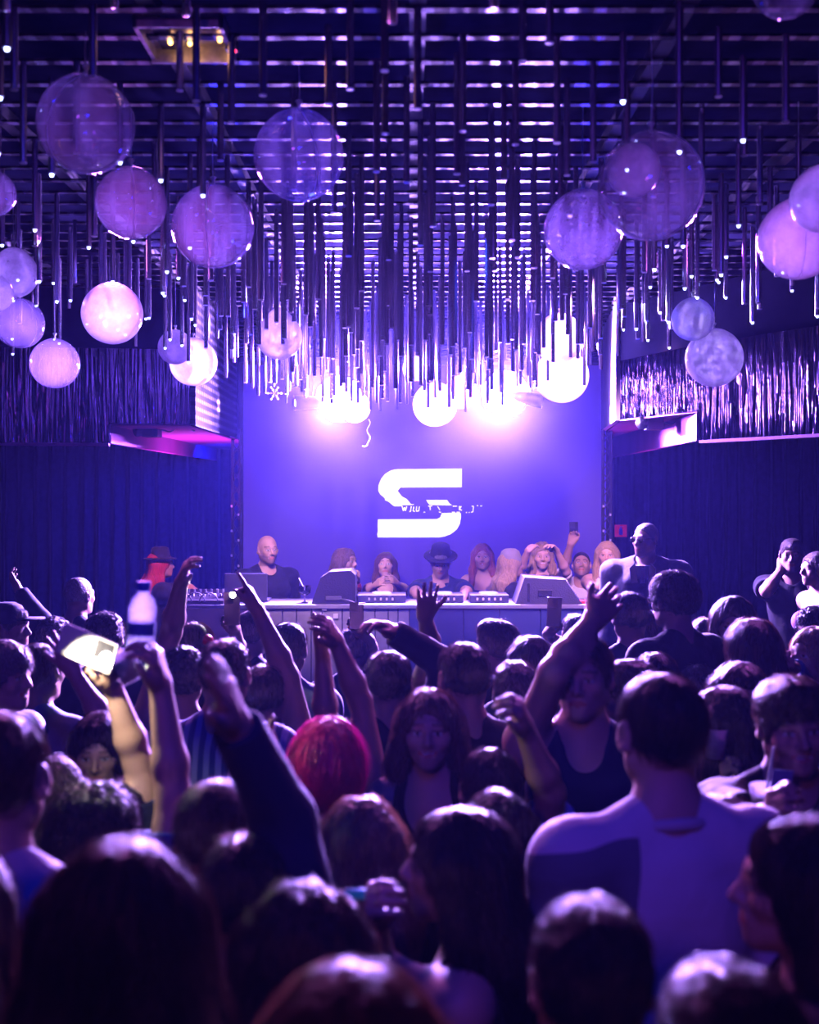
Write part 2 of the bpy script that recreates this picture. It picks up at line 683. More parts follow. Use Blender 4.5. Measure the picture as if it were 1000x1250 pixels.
    F.put(hc_((-.033, .077, .019), (.033, .077, .019), .0125), .015)
    for sg in (-1, 1):
        F.put(hs((sg * .031, .103, -.001), .0185), .014, 'd')
    for sg in (-1, 1):
        F.put(hs((sg * .031, .0735, -.002), .0135), .004)
        F.put(hc_((sg * .019, .086, .0065), (sg * .044, .079, .0055), .0036), .004)
    F.put(hc_((0, .085, .008), (0, .108, -.03), .0075, .0115), .012)
    for sg in (-1, 1):
        F.put(hs((sg * .0125, .095, -.035), .0082), .008)
    F.put(hl((0, .075, -.062), (.03, .022, .026)), .015)
    ms = smile
    for z, r, y in ((-.0605, .0042, .0935), (-.0715, .0050, .0915)):
        F.put(hc_((0, y, z - ms * .003), (-.021 - ms * .006, y - .012, z + .002 * (1 if z < -.065 else -1) + ms * .005), r, r * .6), .005)
        F.put(hc_((0, y, z - ms * .003), (.021 + ms * .006, y - .012, z + .002 * (1 if z < -.065 else -1) + ms * .005), r, r * .6), .005)
    if ms and s > 250:
        F.put(hc_((-.02, .093, -.064), (.02, .093, -.064), .0042), .003, 'd')
    if ms:
        for sg in (-1, 1):
            F.put(hs((sg * .043, .062, -.034), .018), .02)
    for sg in (-1, 1):
        Re = Rh @ rotz(math.radians(-sg * 22)) @ rotx(math.radians(12))
        F.put(ell(hp_(sg * .081, -.014, -.004), np.array((.0085, .0205, .033)) * hk, Re), .008)
        F.put(hs((sg * .079, -.016, -.026), .0115), .008)
        F.put(ell(hp_(sg * .0905, -.011, -.003), np.array((.006, .011, .019)) * hk, Re), .005, 'd')
    P, Q = F.surface()
    # colour of the skin surface: lips, eyes, brows, nails of stubble
    base = np.array(SKIN[skin])
    colr = np.tile(base, (len(P), 1))
    H = ((P - C) @ Rh) / hk
    near = (np.abs(H) < .14).all(1)

    def blend(mask, c):
        colr[mask] = c
    if near.any():
        x, y, z = H[:, 0], H[:, 1], H[:, 2]
        ax = np.abs(x)
        hcol = np.array(HAIR.get(hc if hc != 'pink' else 'brown', (.02, .015, .01)))
        if beard:
            bm = near & (y > -.01) & (z < -.048 - .25 * np.maximum(0, .055 - ax) + .35 * np.maximum(0, ax - .055)) & (z > -.135) & (((ax > .03) | (z < -.078)) | ((z > -.058) & (z < -.047) & (y > .08)))
            blend(bm, base * (1 - .62 * beard) + hcol * .62 * beard)
        lipz = -.066 + ms * .006 * np.minimum(ax / .025, 1.2)
        blend(near & (y > .072) & (ax < .025 + ms * .005) & (np.abs(z - lipz) < .0105 - ax * .2), base * np.array((.9, .5, .5)))
        if ms:
            blend(near & (y > .07) & (ax < .021) & (np.abs(z + .064 - ms * .003) < .0042 - ax * .1), (.75, .73, .7))
        bz = .026 - .25 * np.maximum(0, ax - .035) + .08 * np.minimum(0, ax - .03)
        blend(near & (y > .05) & (ax > .012) & (ax < .052) & (np.abs(z - bz) < .0048), base * .25 + hcol * .75)
        ex = ax - .031
        er = np.sqrt(ex ** 2 + (z + .002) ** 2)
        onb = near & (y > .07) & (np.abs(ex) < .0135) & (np.abs(z + .002) < .0062 - .2 * np.abs(ex))
        blend(onb, (.7, .68, .66))
        blend(onb & (er < .0056), (.03, .02, .015))
        blend(near & (y > .07) & (np.abs(ex) < .015) & (z > .0035) & (z < .0068), base * .3)
        if hair == 'buzz' or hair == 'bald':
            pass
    me = np_mesh('body', P, Q)
    at = me.color_attributes.new('tint', 'FLOAT_COLOR', 'POINT')
    at.data.foreach_set('color', np.concatenate([colr, np.ones((len(P), 1))], 1).astype(np.float32).ravel())
    body = meshobj('body', me, skin_mat(), root)

    # ---- clothes
    wmat = wm or cloth('%.2f_%.2f_%.2f' % tuple(wc or (.02, .02, .03)), wc or (.02, .02, .03))
    e = {'jacket': .024, 'tee': .013, 'long': .015, 'tank': .008, 'strap': .006, 'strapless': .007}[wear]
    hem = zs - .57 * k
    G = Field(np.minimum(lo, (-.32, -.25, 0)) + (0, 0, hem - .05 - min(lo[2], 0)), np.array((hi[0], hi[1], max(hi[2] if arms else 0, zs + .2))), v * 1.15)
    torso(G, e)
    if wear in ('tank', 'strap', 'strapless'):
        if wear == 'strapless':
            G.cut(dl + (0, 0, zs - .085 * k), (0, -.1, 1))
        else:
            for S, E, Wr, d, n, p, sg in AR.values():
                G.put(rc(S + np.array((sg * .01, 0, .1)), S + np.array((sg * .035, 0, -.05)), .075 * k if wear == 'strap' else .062 * k, .07 * k), .02, 'd')
            G.put(ell(dl + (0, .11, zs + .04), (.085 if wear == 'strap' else .06, .09, .12 if wear == 'strap' else .08)), .02, 'd')
            if wear == 'strap':
                G.put(ell(dl + (0, -.13, zs + .04), (.085, .09, .15)), .02, 'd')
    for S, E, Wr, d, n, p, sg in AR.values():
        if wear in ('tee', 'long', 'jacket'):
            G.put(ell(S, np.array((.058, .058, .06)) * k * am + e), .05)
        if wear == 'tee':
            u = (E - S) / np.linalg.norm(E - S)
            c = S + (E - S) * .72
            G.put(capped(rc(S, E, .056 * k * am + e, .05 * k * am + e + .012), c, u), .04)
        elif wear in ('long', 'jacket'):
            u = (Wr - E) / np.linalg.norm(Wr - E)
            G.put(rc(S, E, .054 * k * am + e, .043 * k * am + e), .04)
            G.put(capped(rc(E, Wr + u * .02, .045 * k * am + e, .03 * k * am + e), Wr - u * .01, u), .025)
    G.cut((0, 0, hem), (0, 0, -1))
    if wear not in ('strapless',):
        G.put(rc(dl + (0, .03 if wear == 'jacket' else .034, zs + .062), dl + (0, .045, zs + .2), nr + .008, nr + .03), .012, 'd')
    if s > 140:
        fold = hash_noise((G.ax[0][:, None, None], G.ax[1][None, :, None], G.ax[2][None, None, :] * .6), 26 if s < 500 else 15, len(label)) * (.0035 if s < 500 else .006)
        G.val = G.val + np.where(np.abs(G.val) < .04, fold, 0).astype(np.float32)
    P, Q = G.surface()
    top_o = meshobj({'tee': 't_shirt', 'long': 'long_sleeved_top', 'tank': 'tank_top', 'strap': 'strappy_top', 'strapless': 'strapless_top', 'jacket': 'jacket'}[wear],
                    np_mesh('top', P, Q), wmat, root)
    if collar:
        cm = MB()
        pts = []
        for i in range(17):
            q = -PI * .5 + .5 + (2 * PI - 1.0) * i / 16
            pts.append(dl + np.array((math.cos(q + PI) * (nr + .016), math.sin(q + PI) * (nr + .016) - .005, zs + .046 - .02 * math.sin(q + PI))))
        cm.path(pts, .014, 8)
        cm.build('collar', cloth('collar_%.2f_%.2f_%.2f' % tuple(collar), collar), root, smooth=True)
    # ---- trousers and shoes
    T = Field((-.27, -.22, 0.03), (.27, .22, hem + .12), .011, None)
    T.ax[2] = np.arange(.03, hem + .14, .03).astype(np.float32)
    T.val = np.full([len(q) for q in T.ax], 9., np.float32)
    T.put(ell((0, 0, zs - .5 * k), ((.158 if sex == 'm' else .165) * k * build + .005, .115 * k + .005, .14 * k + .005)), .05)
    for sg in (-1, 1):
        T.put(rc((sg * .088 * k, 0, .5 * h), (sg * .095 * k, .01, .27 * h), .098 * k, .075 * k), .04)
        T.put(rc((sg * .095 * k, .01, .27 * h), (sg * .1 * k, -.02, .06 * h), .075 * k, .06 * k), .03)
    P, Q = T.surface()
    meshobj('trousers', np_mesh('trousers', P, Q), cloth(*(pants or ('dark_denim', (.012, .014, .03)))), root)
    for sg in (-1, 1):
        sh = MB().sphere((sg * .108 * k, .055, .042), .05, 12, scale=(.95, 2.6, .82))
        sh.build('shoe', cloth('shoe', (.02, .02, .02), rough=.5), root, smooth=True)

    # ---- hair
    if hair != 'bald':
        hb = np.array((C - .26, C + .26)).T
        lo2, hi2 = C - (.2, .25, .19), C + (.2, .2, .2)
        long_ = hair in ('long', 'wavy')
        if long_:
            lo2 = lo2 - (.03, .06, max(0, L - .1))
        HF = Field(lo2, hi2, v)
        if hair == 'buzz':
            HF.put(hl((0, -.015, .025), (.0785, .0965, .0905)), .01)
            HF.put(hl((0, .074, -.042), (.086, .082, .104)), .012, 'd')
            HF.cut(hp_(0, -.05, -.06), Rh @ np.array((0, .35, -.94)))
        elif hair in ('short', 'curly', 'afro', 'quiff'):
            g = {'short': 0, 'quiff': .004, 'curly': .012, 'afro': .03}[hair] * vol
            HF.put(hl((0, -.015, .022), (.081 + g, .101 + g, .088 + g * .5)), .01)
            HF.put(hl((0, .004, .062), (.066 + g, .082 + g, .046 + g)), .03)
            if hair == 'quiff':
                HF.put(hl((0, .05, .085), (.055, .045, .03)), .03)
            HF.put(hl((0, .078, -.062), (.088, .07, .095 - g * .4)), .015, 'd')
            HF.put(hs((.092, .0, -.02), .028), .01, 'd')
            HF.put(hs((-.092, .0, -.02), .028), .01, 'd')
            HF.cut(hp_(0, -.06, -.062 - g), Rh @ np.array((0, .3, -.95)))
        elif hair == 'bob':
            HF.put(hl((0, -.018, -.0), (.104, .118, .128)), .01)
            HF.put(hl((0, .105, -.06), (.066, .085, .11)), .02, 'd')
            HF.cut(hp_(0, 0, -.098), Rh @ np.array((0, 0, -1)))
        elif hair in ('bun', 'pony'):
            HF.put(hl((0, -.018, .024), (.084, .102, .094)), .01)
            HF.put(hl((0, .085, -.055), (.08, .082, .098)), .015, 'd')
            HF.cut(hp_(0, -.06, -.065), Rh @ np.array((0, .3, -.95)))
            if hair == 'bun':
                HF.put(hl((0, -.09, .07), (.05, .045, .045)), .02)
            else:
                HF.put(rc(hp_(0, -.1, .04), hp_(0, -.135, -.03), .03 * hk, .035 * hk), .03)
                HF.put(rc(hp_(0, -.135, -.03), hp_(0, -.125, -.19), .035 * hk, .018 * hk), .03)
        else:
            g = .004 * vol
            HF.put(hl((0, -.018, .022), (.086 + g, .106 + g, .094 + g)), .01)
            zb = C[2] - L
            for sg in (-1, 1):
                b0 = hp_(sg * .042, -.052, -.01)
                b1 = C + Ry @ np.array((sg * .05, -.098, 0))
                b1[2] = C[2] - min(L, .17)
                b2 = C + Ry @ np.array((sg * .055, -.112, 0))
                b2[2] = zb
                HF.put(rc(b0, b1, .058 * hk, .056 * vol), .04)
                HF.put(rc(b1, b2, .056 * vol, .034 * vol), .05)
                s0 = hp_(sg * .066, -.005, .01)
                s1 = C + Ry @ np.array((sg * .084, -.005 if front else -.04, -.12))
                s2 = C + Ry @ np.array((sg * .1, .045 if front else -.07, 0))
                s2[2] = C[2] - max(.16, L * .92)
                HF.put(rc(s0, s1, .032 * vol, .034 * vol), .04)
                HF.put(rc(s1, s2, .034 * vol, .022 * vol), .03)
            HF.put(hl((0, .105, -.04), (.056, .075, .098)), .02, 'd')
            HF.put(hl((0, .13, -.16), (.05, .1, .14)), .02, 'd')
            HF.put(hl((part * .02, .03, .135), (.012, .08, .022)), .015, 'd')
        n3 = (HF.ax[0][:, None, None], HF.ax[1][None, :, None], HF.ax[2][None, None, :])
        if hair in ('curly', 'afro'):
            HF.val += ((hash_noise(n3, 230, 1) * .006 + hash_noise(n3, 110, 2) * .007) * vol).astype(np.float32)
        elif hair == 'wavy':
            HF.val += (hash_noise((n3[0] + .012 * np.sin(n3[2] * 45), n3[1] + .012 * np.cos(n3[2] * 40), n3[2] * .12), 130, 3) * .006 + hash_noise(n3, 30, 4) * .006).astype(np.float32)
        elif hair in ('long', 'bob', 'pony', 'bun'):
            HF.val += (hash_noise((n3[0], n3[1], n3[2] * .06), 150, 3) * .0028 + hash_noise(n3, 22, rnd.random() * 9) * .004).astype(np.float32)
        elif hair in ('short', 'quiff'):
            HF.val += (hash_noise((n3[0], n3[1] * .5, n3[2] * .6), 170, 5) * .0035).astype(np.float32)
        P, Q = HF.surface()
        ho = meshobj('hair', np_mesh('hair', P, Q), hair_mat(hc, hair in ('curly', 'afro', 'buzz')), root)
        if not strands and s > 225:
            strands = 500 if s < 420 else 800
        if strands and len(P):
            hair_strands(HF, P, C, strands, rnd.randint(0, 9999), fringe_mat(hc), root, hair in ('curly', 'afro', 'short', 'quiff'), .0009 if s > 600 else .0013)
    # ---- things worn on the head
    if hat:
        hat_part(hat, hp_, Rh, hk, C, root)
    if glasses:
        gm = MB()
        for sg in (-1, 1):
            pts = [hp_(sg * .033 + .021 * math.cos(q), .1, -.001 + .017 * math.sin(q)) for q in np.linspace(0, 2 * PI, 13)[:-1]]
            gm.path(pts + [pts[0]], .0022, 6)
            gm.path([hp_(sg * .054, .098, .006), hp_(sg * .077, .07, .008), hp_(sg * .083, -.01, .004)], .002, 6)
        gm.path([hp_(-.012, .1, .004), hp_(.012, .1, .004)], .002, 6)
        if glasses == 'sun':
            for sg in (-1, 1):
                gm.sphere(hp_(sg * .033, .098, -.001), .02, 12, scale=(1, .35, .85))
        gm.build('glasses', mat('eyewear', (.01, .01, .012), rough=.15), root, smooth=True)
    if extra:
        extra(root, hp_, C, zs, k, sw, dl, AR)
    PEOPLE[key or label] = dict(root=root, loc=loc, R=Rw, arms={q: (loc + Rw @ r[2], Rw @ r[3], loc + Rw @ r[1]) for q, r in AR.items()}, k=k, C=loc + Rw @ C)
    return root


def fringe_mat(c):
    nm = 'fringe_' + c
    if nm in MATS:
        return MATS[nm]
    m = mat(nm, HAIR[c], rough=.3, spec=.8)
    nt = m.node_tree
    b = nt.nodes['Principled BSDF']
    out = [n for n in nt.nodes if n.type == 'OUTPUT_MATERIAL'][0]
    t = nd(nt, 'ShaderNodeBsdfTranslucent')
    h = HAIR[c]
    t.inputs['Color'].default_value = (min(1, h[0] * 2 + .14), min(1, h[1] * 2 + .09), min(1, h[2] * 2 + .09), 1)
    x = nd(nt, 'ShaderNodeMixShader')
    x.inputs[0].default_value = .55
    nt.links.new(b.outputs[0], x.inputs[1])
    nt.links.new(t.outputs[0], x.inputs[2])
    nt.links.new(x.outputs[0], out.inputs['Surface'])
    return m


def hair_strands(HF, P, C, count, seed, m, root, short, rad):
    """Thin loose strands that follow the hair's surface downwards."""
    r = np.random.default_rng(seed)
    p = P[r.integers(0, len(P), count)].astype(float)
    steps = 6 if short else 11
    ds = .007 if short else .017
    off = r.random((count, 1)) ** 2 * (.009 if short else .014) + .001
    phase = r.random((count, 1)) * 6.3
    tw = r.normal(0, .35, (count, 3))
    tr = []
    for i in range(steps):
        v, g = HF.grad(p)
        p = p - g * np.clip(v, -.02, .02)[:, None]
        tr.append(p + g * off * (.4 + i / steps))
        dirn = np.tile((0, 0, -1.), (count, 1)) + tw * (1.6 if short else .5)
        away = (p - C) * (1, 1, 0)
        dirn += away * (3. if not short else 6.)
        if not short:
            dirn[:, :2] += .25 * np.concatenate([np.sin(phase + i * .8), np.cos(phase + i * .7)], 1)
        dirn -= g * (dirn * g).sum(1, keepdims=True)
        dirn /= np.maximum(np.linalg.norm(dirn, axis=1, keepdims=True), 1e-6)
        p = p + dirn * ds
    T = np.stack(tr, 1)                                   # count, steps, 3
    tan = np.gradient(T, axis=1)
    tan /= np.maximum(np.linalg.norm(tan, axis=2, keepdims=True), 1e-9)
    a = np.cross(tan, np.array((.31, .77, .55)))
    a /= np.maximum(np.linalg.norm(a, axis=2, keepdims=True), 1e-9)
    b = np.cross(tan, a)
    w = (rad * np.linspace(1, .35, steps))[None, :, None]
    V = np.stack([T + w * (a * math.cos(q) + b * math.sin(q)) for q in (0, 2.094, 4.189)], 2)  # count, steps, 3, xyz
    idx = np.arange(count * steps * 3).reshape(count, steps, 3)
    F = np.concatenate([np.stack([idx[:, :-1, j], idx[:, :-1, (j + 1) % 3], idx[:, 1:, (j + 1) % 3], idx[:, 1:, j]], -1).reshape(-1, 4) for j in range(3)])
    meshobj('hair_fringe', np_mesh('hair_fringe', V.reshape(-1, 3), F), m, root)


def hat_part(kind, hp_, Rh, hk, C, root):
    M4 = Matrix(Rh.tolist()).to_4x4()
    b = MB()
    if kind == 'fedora':
        b.lathe([(0, .145), (.05, .148), (.072, .135), (.082, .09), (.092, .05), (.095, .045), (.135, .04), (.14, .044), (.135, .05), (.09, .058)], (0, -.01, 0), 28)
        m = cloth('hat_felt', (.015, .015, .02))
    elif kind == 'cap':
        b.lathe([(0, .13), (.04, .127), (.07, .11), (.088, .075), (.094, .03), (.09, .026)], (0, -.012, 0), 24)
        for sgn in (1,):
            b.prism([(-.07, .04), (.07, .04), (.06, .05), (-.06, .05)], .06, .16)
        m = cloth('cap_twill', (.03, .03, .06))
    else:
        b.lathe([(0, .135), (.045, .13), (.075, .11), (.092, .07), (.098, .02), (.098, -.01), (.09, -.012)], (0, -.014, 0), 24)
        m = cloth('beanie_knit', (.3, .28, .3))
    o = b.build('hat', m, root, smooth=True)
    o.matrix_local = Matrix.Translation(Vector(C)) @ M4 @ Matrix.Scale(hk * 1.02, 4)
# ------------------------------------------------------------------ the hall
CEIL = CAMH + 1.42


def st(o, label=None):
    o['kind'] = 'structure'
    if label:
        o['label'] = label
    return o


def tex_pattern(m, kind, scale, c1, c2, lo, hi, coord='Object', mapscale=(1, 1, 1)):
    nt = m.node_tree
    tc = nd(nt, 'ShaderNodeTexCoord')
    mp = nd(nt, 'ShaderNodeMapping')
    mp.inputs['Scale'].default_value = mapscale
    nt.links.new(tc.outputs[coord], mp.inputs['Vector'])
    t = nd(nt, kind)
    t.inputs['Scale'].default_value = scale
    nt.links.new(mp.outputs['Vector'], t.inputs['Vector'])
    r = nd(nt, 'ShaderNodeValToRGB')
    r.color_ramp.elements[0].position, r.color_ramp.elements[1].position = lo, hi
    r.color_ramp.elements[0].color, r.color_ramp.elements[1].color = (*c1, 1), (*c2, 1)
    out = t.outputs['Distance'] if 'Distance' in t.outputs else t.outputs['Fac']
    nt.links.new(out, r.inputs['Fac'])
    nt.links.new(r.outputs['Color'], nt.nodes['Principled BSDF'].inputs['Base Color'])
    return t, r, mp


def build_room():
    dark = mat('dark_paint', (.004, .004, .008), rough=1., noise=.25, nscale=3, spec=0.)
    st(MB().box((-5.2, -2.2, -.1), (5.2, 13.4, 0)).build('floor', mat('floor_vinyl', (.03, .03, .035), rough=.35, noise=.3, nscale=6)))
    st(MB().box((-5.2, -2.2, CEIL + .25), (5.2, 13.4, CEIL + .33)).build('ceiling', mat('ceiling_black', (.012, .012, .03), rough=1., noise=.3, nscale=5, spec=0.)))
    st(MB().box((-5.2, -2.2, 0), (-5.1, 13.4, CEIL + .25)).build('wall_left', dark))
    st(MB().box((5.1, -2.2, 0), (5.2, 13.4, CEIL + .25)).build('wall_right', dark))
    st(MB().box((-5.1, -2.2, 0), (5.1, -2.1, CEIL + .25)).build('wall_rear', dark))
    st(MB().box((-5.1, 13.3, 0), (5.1, 13.4, CEIL + .25)).build('wall_stage', dark))
    # ceiling lattice of perforated metal slats: bright plates between punched holes
    sm = mat('ceiling_slat_metal', (.5, .5, .55), rough=.25, metal=.9)
    t, r, mp = tex_pattern(sm, 'ShaderNodeTexBrick', 1., (.01, .01, .015), (.42, .4, .46), .35, .5)
    t.inputs['Color1'].default_value = (1, 1, 1, 1)
    t.inputs['Color2'].default_value = (0.0, .0, .0, 1)
    t.inputs['Bias'].default_value = -.1
    t.inputs['Mortar'].default_value = (0, 0, 0, 1)
    t.inputs['Mortar Size'].default_value = .02
    t.inputs['Brick Width'].default_value = .085
    t.inputs['Row Height'].default_value = .215
    t.offset = .37
    n = MB()
    y = 2.2
    while y < 12.6:
        n.box((-5, y, CEIL), (5, y + .034, CEIL + .01))
        y += .215
    o = st(n.build('ceiling_slats', sm))
    n = MB()
    for i in range(13):
        x = -4.8 + i * .8
        n.box((x, 2.0, CEIL + .012), (x + .05, 12.8, CEIL + .06))
    st(n.build('ceiling_rails', mat('rail_black', (.02, .02, .025), rough=.5, noise=.2)))
    # pleated curtain at the back, both sides of the screen
    for nm, x0, x1 in (('wall_curtain_left', -5.05, -1.2), ('wall_curtain_right', 1.45, 5.05)):
        m = 260
        xs = np.linspace(x0, x1, m)
        ph = np.cumsum(rng.uniform(.6, 1.4, m)) * (x1 - x0) / m * 2 * PI / .17
        V, F = [], []
        for j, z in enumerate((0, 1.2, 2.4, CEIL + .2)):
            for i, x in enumerate(xs):
                V.append((x, 13.05 + .045 * math.sin(ph[i]) + .015 * math.sin(ph[i] * .37 + j), z))
        for j in range(3):
            for i in range(m - 1):
                a = j * m + i
                F.append((a, a + 1, a + m + 1, a + m))
        st(meshobj(nm, np_mesh(nm, V, F), mat('curtain_velvet', (.035, .035, .06), rough=.9, sheen=.4, noise=.2, nscale=20)))
    # balcony boxes each side: dark frame, wavy mirror film on the front, violet underside
    film, film_r = mat('mirror_film', (.02, .015, .04), rough=.06, metal=1.), mat('mirror_film_dimmed', (.0035, .0025, .007), rough=.05, metal=1.)  # same film twice; right copy darkened to offset lamp glare
    for fm in (film, film_r):
        nt = fm.node_tree
        b = nt.nodes['Principled BSDF']
        tc = nd(nt, 'ShaderNodeTexCoord')
        mp = nd(nt, 'ShaderNodeMapping')
        mp.inputs['Scale'].default_value = (24, 24, 1.5)
        nt.links.new(tc.outputs['Object'], mp.inputs['Vector'])
        wv = nd(nt, 'ShaderNodeTexNoise')
        wv.inputs['Scale'].default_value = 1.0
        wv.inputs['Detail'].default_value = 1.5
        wv.inputs['Distortion'].default_value = 1.2
        nt.links.new(mp.outputs['Vector'], wv.inputs['Vector'])
        bp = nd(nt, 'ShaderNodeBump')
        bp.inputs['Strength'].default_value = .75
        bp.inputs['Distance'].default_value = .06
        nt.links.new(wv.outputs['Fac'], bp.inputs['Height'])
        nt.links.new(bp.outputs['Normal'], b.inputs['Normal'])
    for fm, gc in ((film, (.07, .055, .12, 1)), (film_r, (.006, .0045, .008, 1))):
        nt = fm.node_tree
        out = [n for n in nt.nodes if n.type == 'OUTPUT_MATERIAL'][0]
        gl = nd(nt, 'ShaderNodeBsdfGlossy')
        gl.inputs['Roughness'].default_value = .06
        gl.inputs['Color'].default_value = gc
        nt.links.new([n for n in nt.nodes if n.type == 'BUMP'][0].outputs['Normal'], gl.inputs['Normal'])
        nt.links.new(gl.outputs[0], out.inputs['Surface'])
    violet = mat('soffit_violet', (.42, .12, .42), rough=.7, noise=.12, nscale=3)

    def ground(px, Z):
        return Vector(((px - 500) / FPX * Z, Z, 0))

    def wall_piece(nm, a, b_, z0, z1, thick, m, bev=0.):
        """Upright slab between two floor points, its front on the line, going back by thick."""
        d = (b_ - a).normalized()
        nrm = Vector((-d.y, d.x, 0))
        if nrm.y < 0:
            nrm = -nrm
        q = MB()
        pts = [a, b_, b_ + nrm * thick, a + nrm * thick]
        lo = [q.bm.verts.new((p.x, p.y, z0)) for p in pts]
        hi = [q.bm.verts.new((p.x, p.y, z1)) for p in pts]
        q.bm.faces.new(lo[::-1])
        q.bm.faces.new(hi)
        for i in range(4):
            q.bm.faces.new((lo[i], lo[(i + 1) % 4], hi[(i + 1) % 4], hi[i]))
        return q.build(nm, m)
    zt = CAMH + .99
    # left
    A, B, E_ = ground(-260, 8.0), ground(133, 8.2), ground(232, 8.3)
    st(wall_piece('wall_balcony_left', A, E_, zt, CEIL - .01, .08, dark))
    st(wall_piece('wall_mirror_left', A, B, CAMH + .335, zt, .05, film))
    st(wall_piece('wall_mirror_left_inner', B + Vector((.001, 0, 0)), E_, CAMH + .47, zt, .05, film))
    st(wall_piece('trim_1', A - Vector((0, .012, 0)), B - Vector((0, .012, 0)), CAMH + .315, CAMH + .335, .06, violet))
    q = MB()
    q.prism([(B.x, B.y + .05), (E_.x, E_.y), (-1.52, 10.55), (-1.52, 12.9), (B.x, 12.9)], CAMH + .46, CAMH + .47)
    # prism works in x,z: turn it so the outline lies flat
    for v in q.bm.verts:
        v.co = Vector((v.co.x, v.co.z, v.co.y))
    st(q.build('soffit_ceiling_left', violet))
    st(wall_piece('wall_notch_left', B - Vector((.05, -.06, 0)), B + Vector((-.051, 4.6, 0)), CAMH + .335, CAMH + .47, .05, violet))
    # white perforated side panel between the left balcony and the screen
    pw = mat('perforated_panel', (.7, .68, .75), rough=.9, spec=.02)
    t, r, mp = tex_pattern(pw, 'ShaderNodeTexVoronoi', 1., (.06, .06, .07), (.0012, .001, .002), .2, .3, mapscale=(1, 16, 16))
    t.inputs['Randomness'].default_value = 0
    q = MB()
    q.box((0, 0, 0), (.04, 2.2, 1.0))
    o = q.build('wall_panel_left', pw, loc=(E_.x - .005, E_.y + .02, CAMH + .46))
    o.rotation_euler.z = math.atan2(.03, 2.2)
    st(o)
    # right, slanting towards the viewer
    A, B, E_ = ground(757, 9.0), ground(853, 8.0), ground(1180, 6.2)
    st(wall_piece('wall_balcony_right', A, E_, zt, CEIL - .01, .08, dark))
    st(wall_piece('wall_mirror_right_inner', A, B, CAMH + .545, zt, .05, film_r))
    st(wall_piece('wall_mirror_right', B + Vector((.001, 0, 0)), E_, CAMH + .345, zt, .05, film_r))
    st(wall_piece('trim_2', B + Vector((0, -.015, 0)), E_ + Vector((0, -.015, 0)), CAMH + .325, CAMH + .345, .06, violet))
    q = MB()
    q.prism([(A.x, A.y), (B.x, B.y + .05), (B.x + .1, 12.9), (1.77, 12.9), (1.77, 10.6)], CAMH + .535, CAMH + .545)
    for v in q.bm.verts:
        v.co = Vector((v.co.x, v.co.z, v.co.y))
    st(q.build('soffit_ceiling_right', violet))
    st(wall_piece('wall_notch_right', B + Vector((.05, .06, 0)), B + Vector((.15, 4.6, 0)), CAMH + .345, CAMH + .545, .05, violet))
    q = MB()
    q.box((0, 0, 0), (.04, 1.55, .95))
    o = q.build('wall_panel_right', mat('panel_white', (.75, .74, .8), rough=.5, noise=.1), loc=(A.x - .03, A.y + .02, CAMH + .54))
    o.rotation_euler.z = -math.atan2(1.74 - A.x, 1.6)
    st(o)


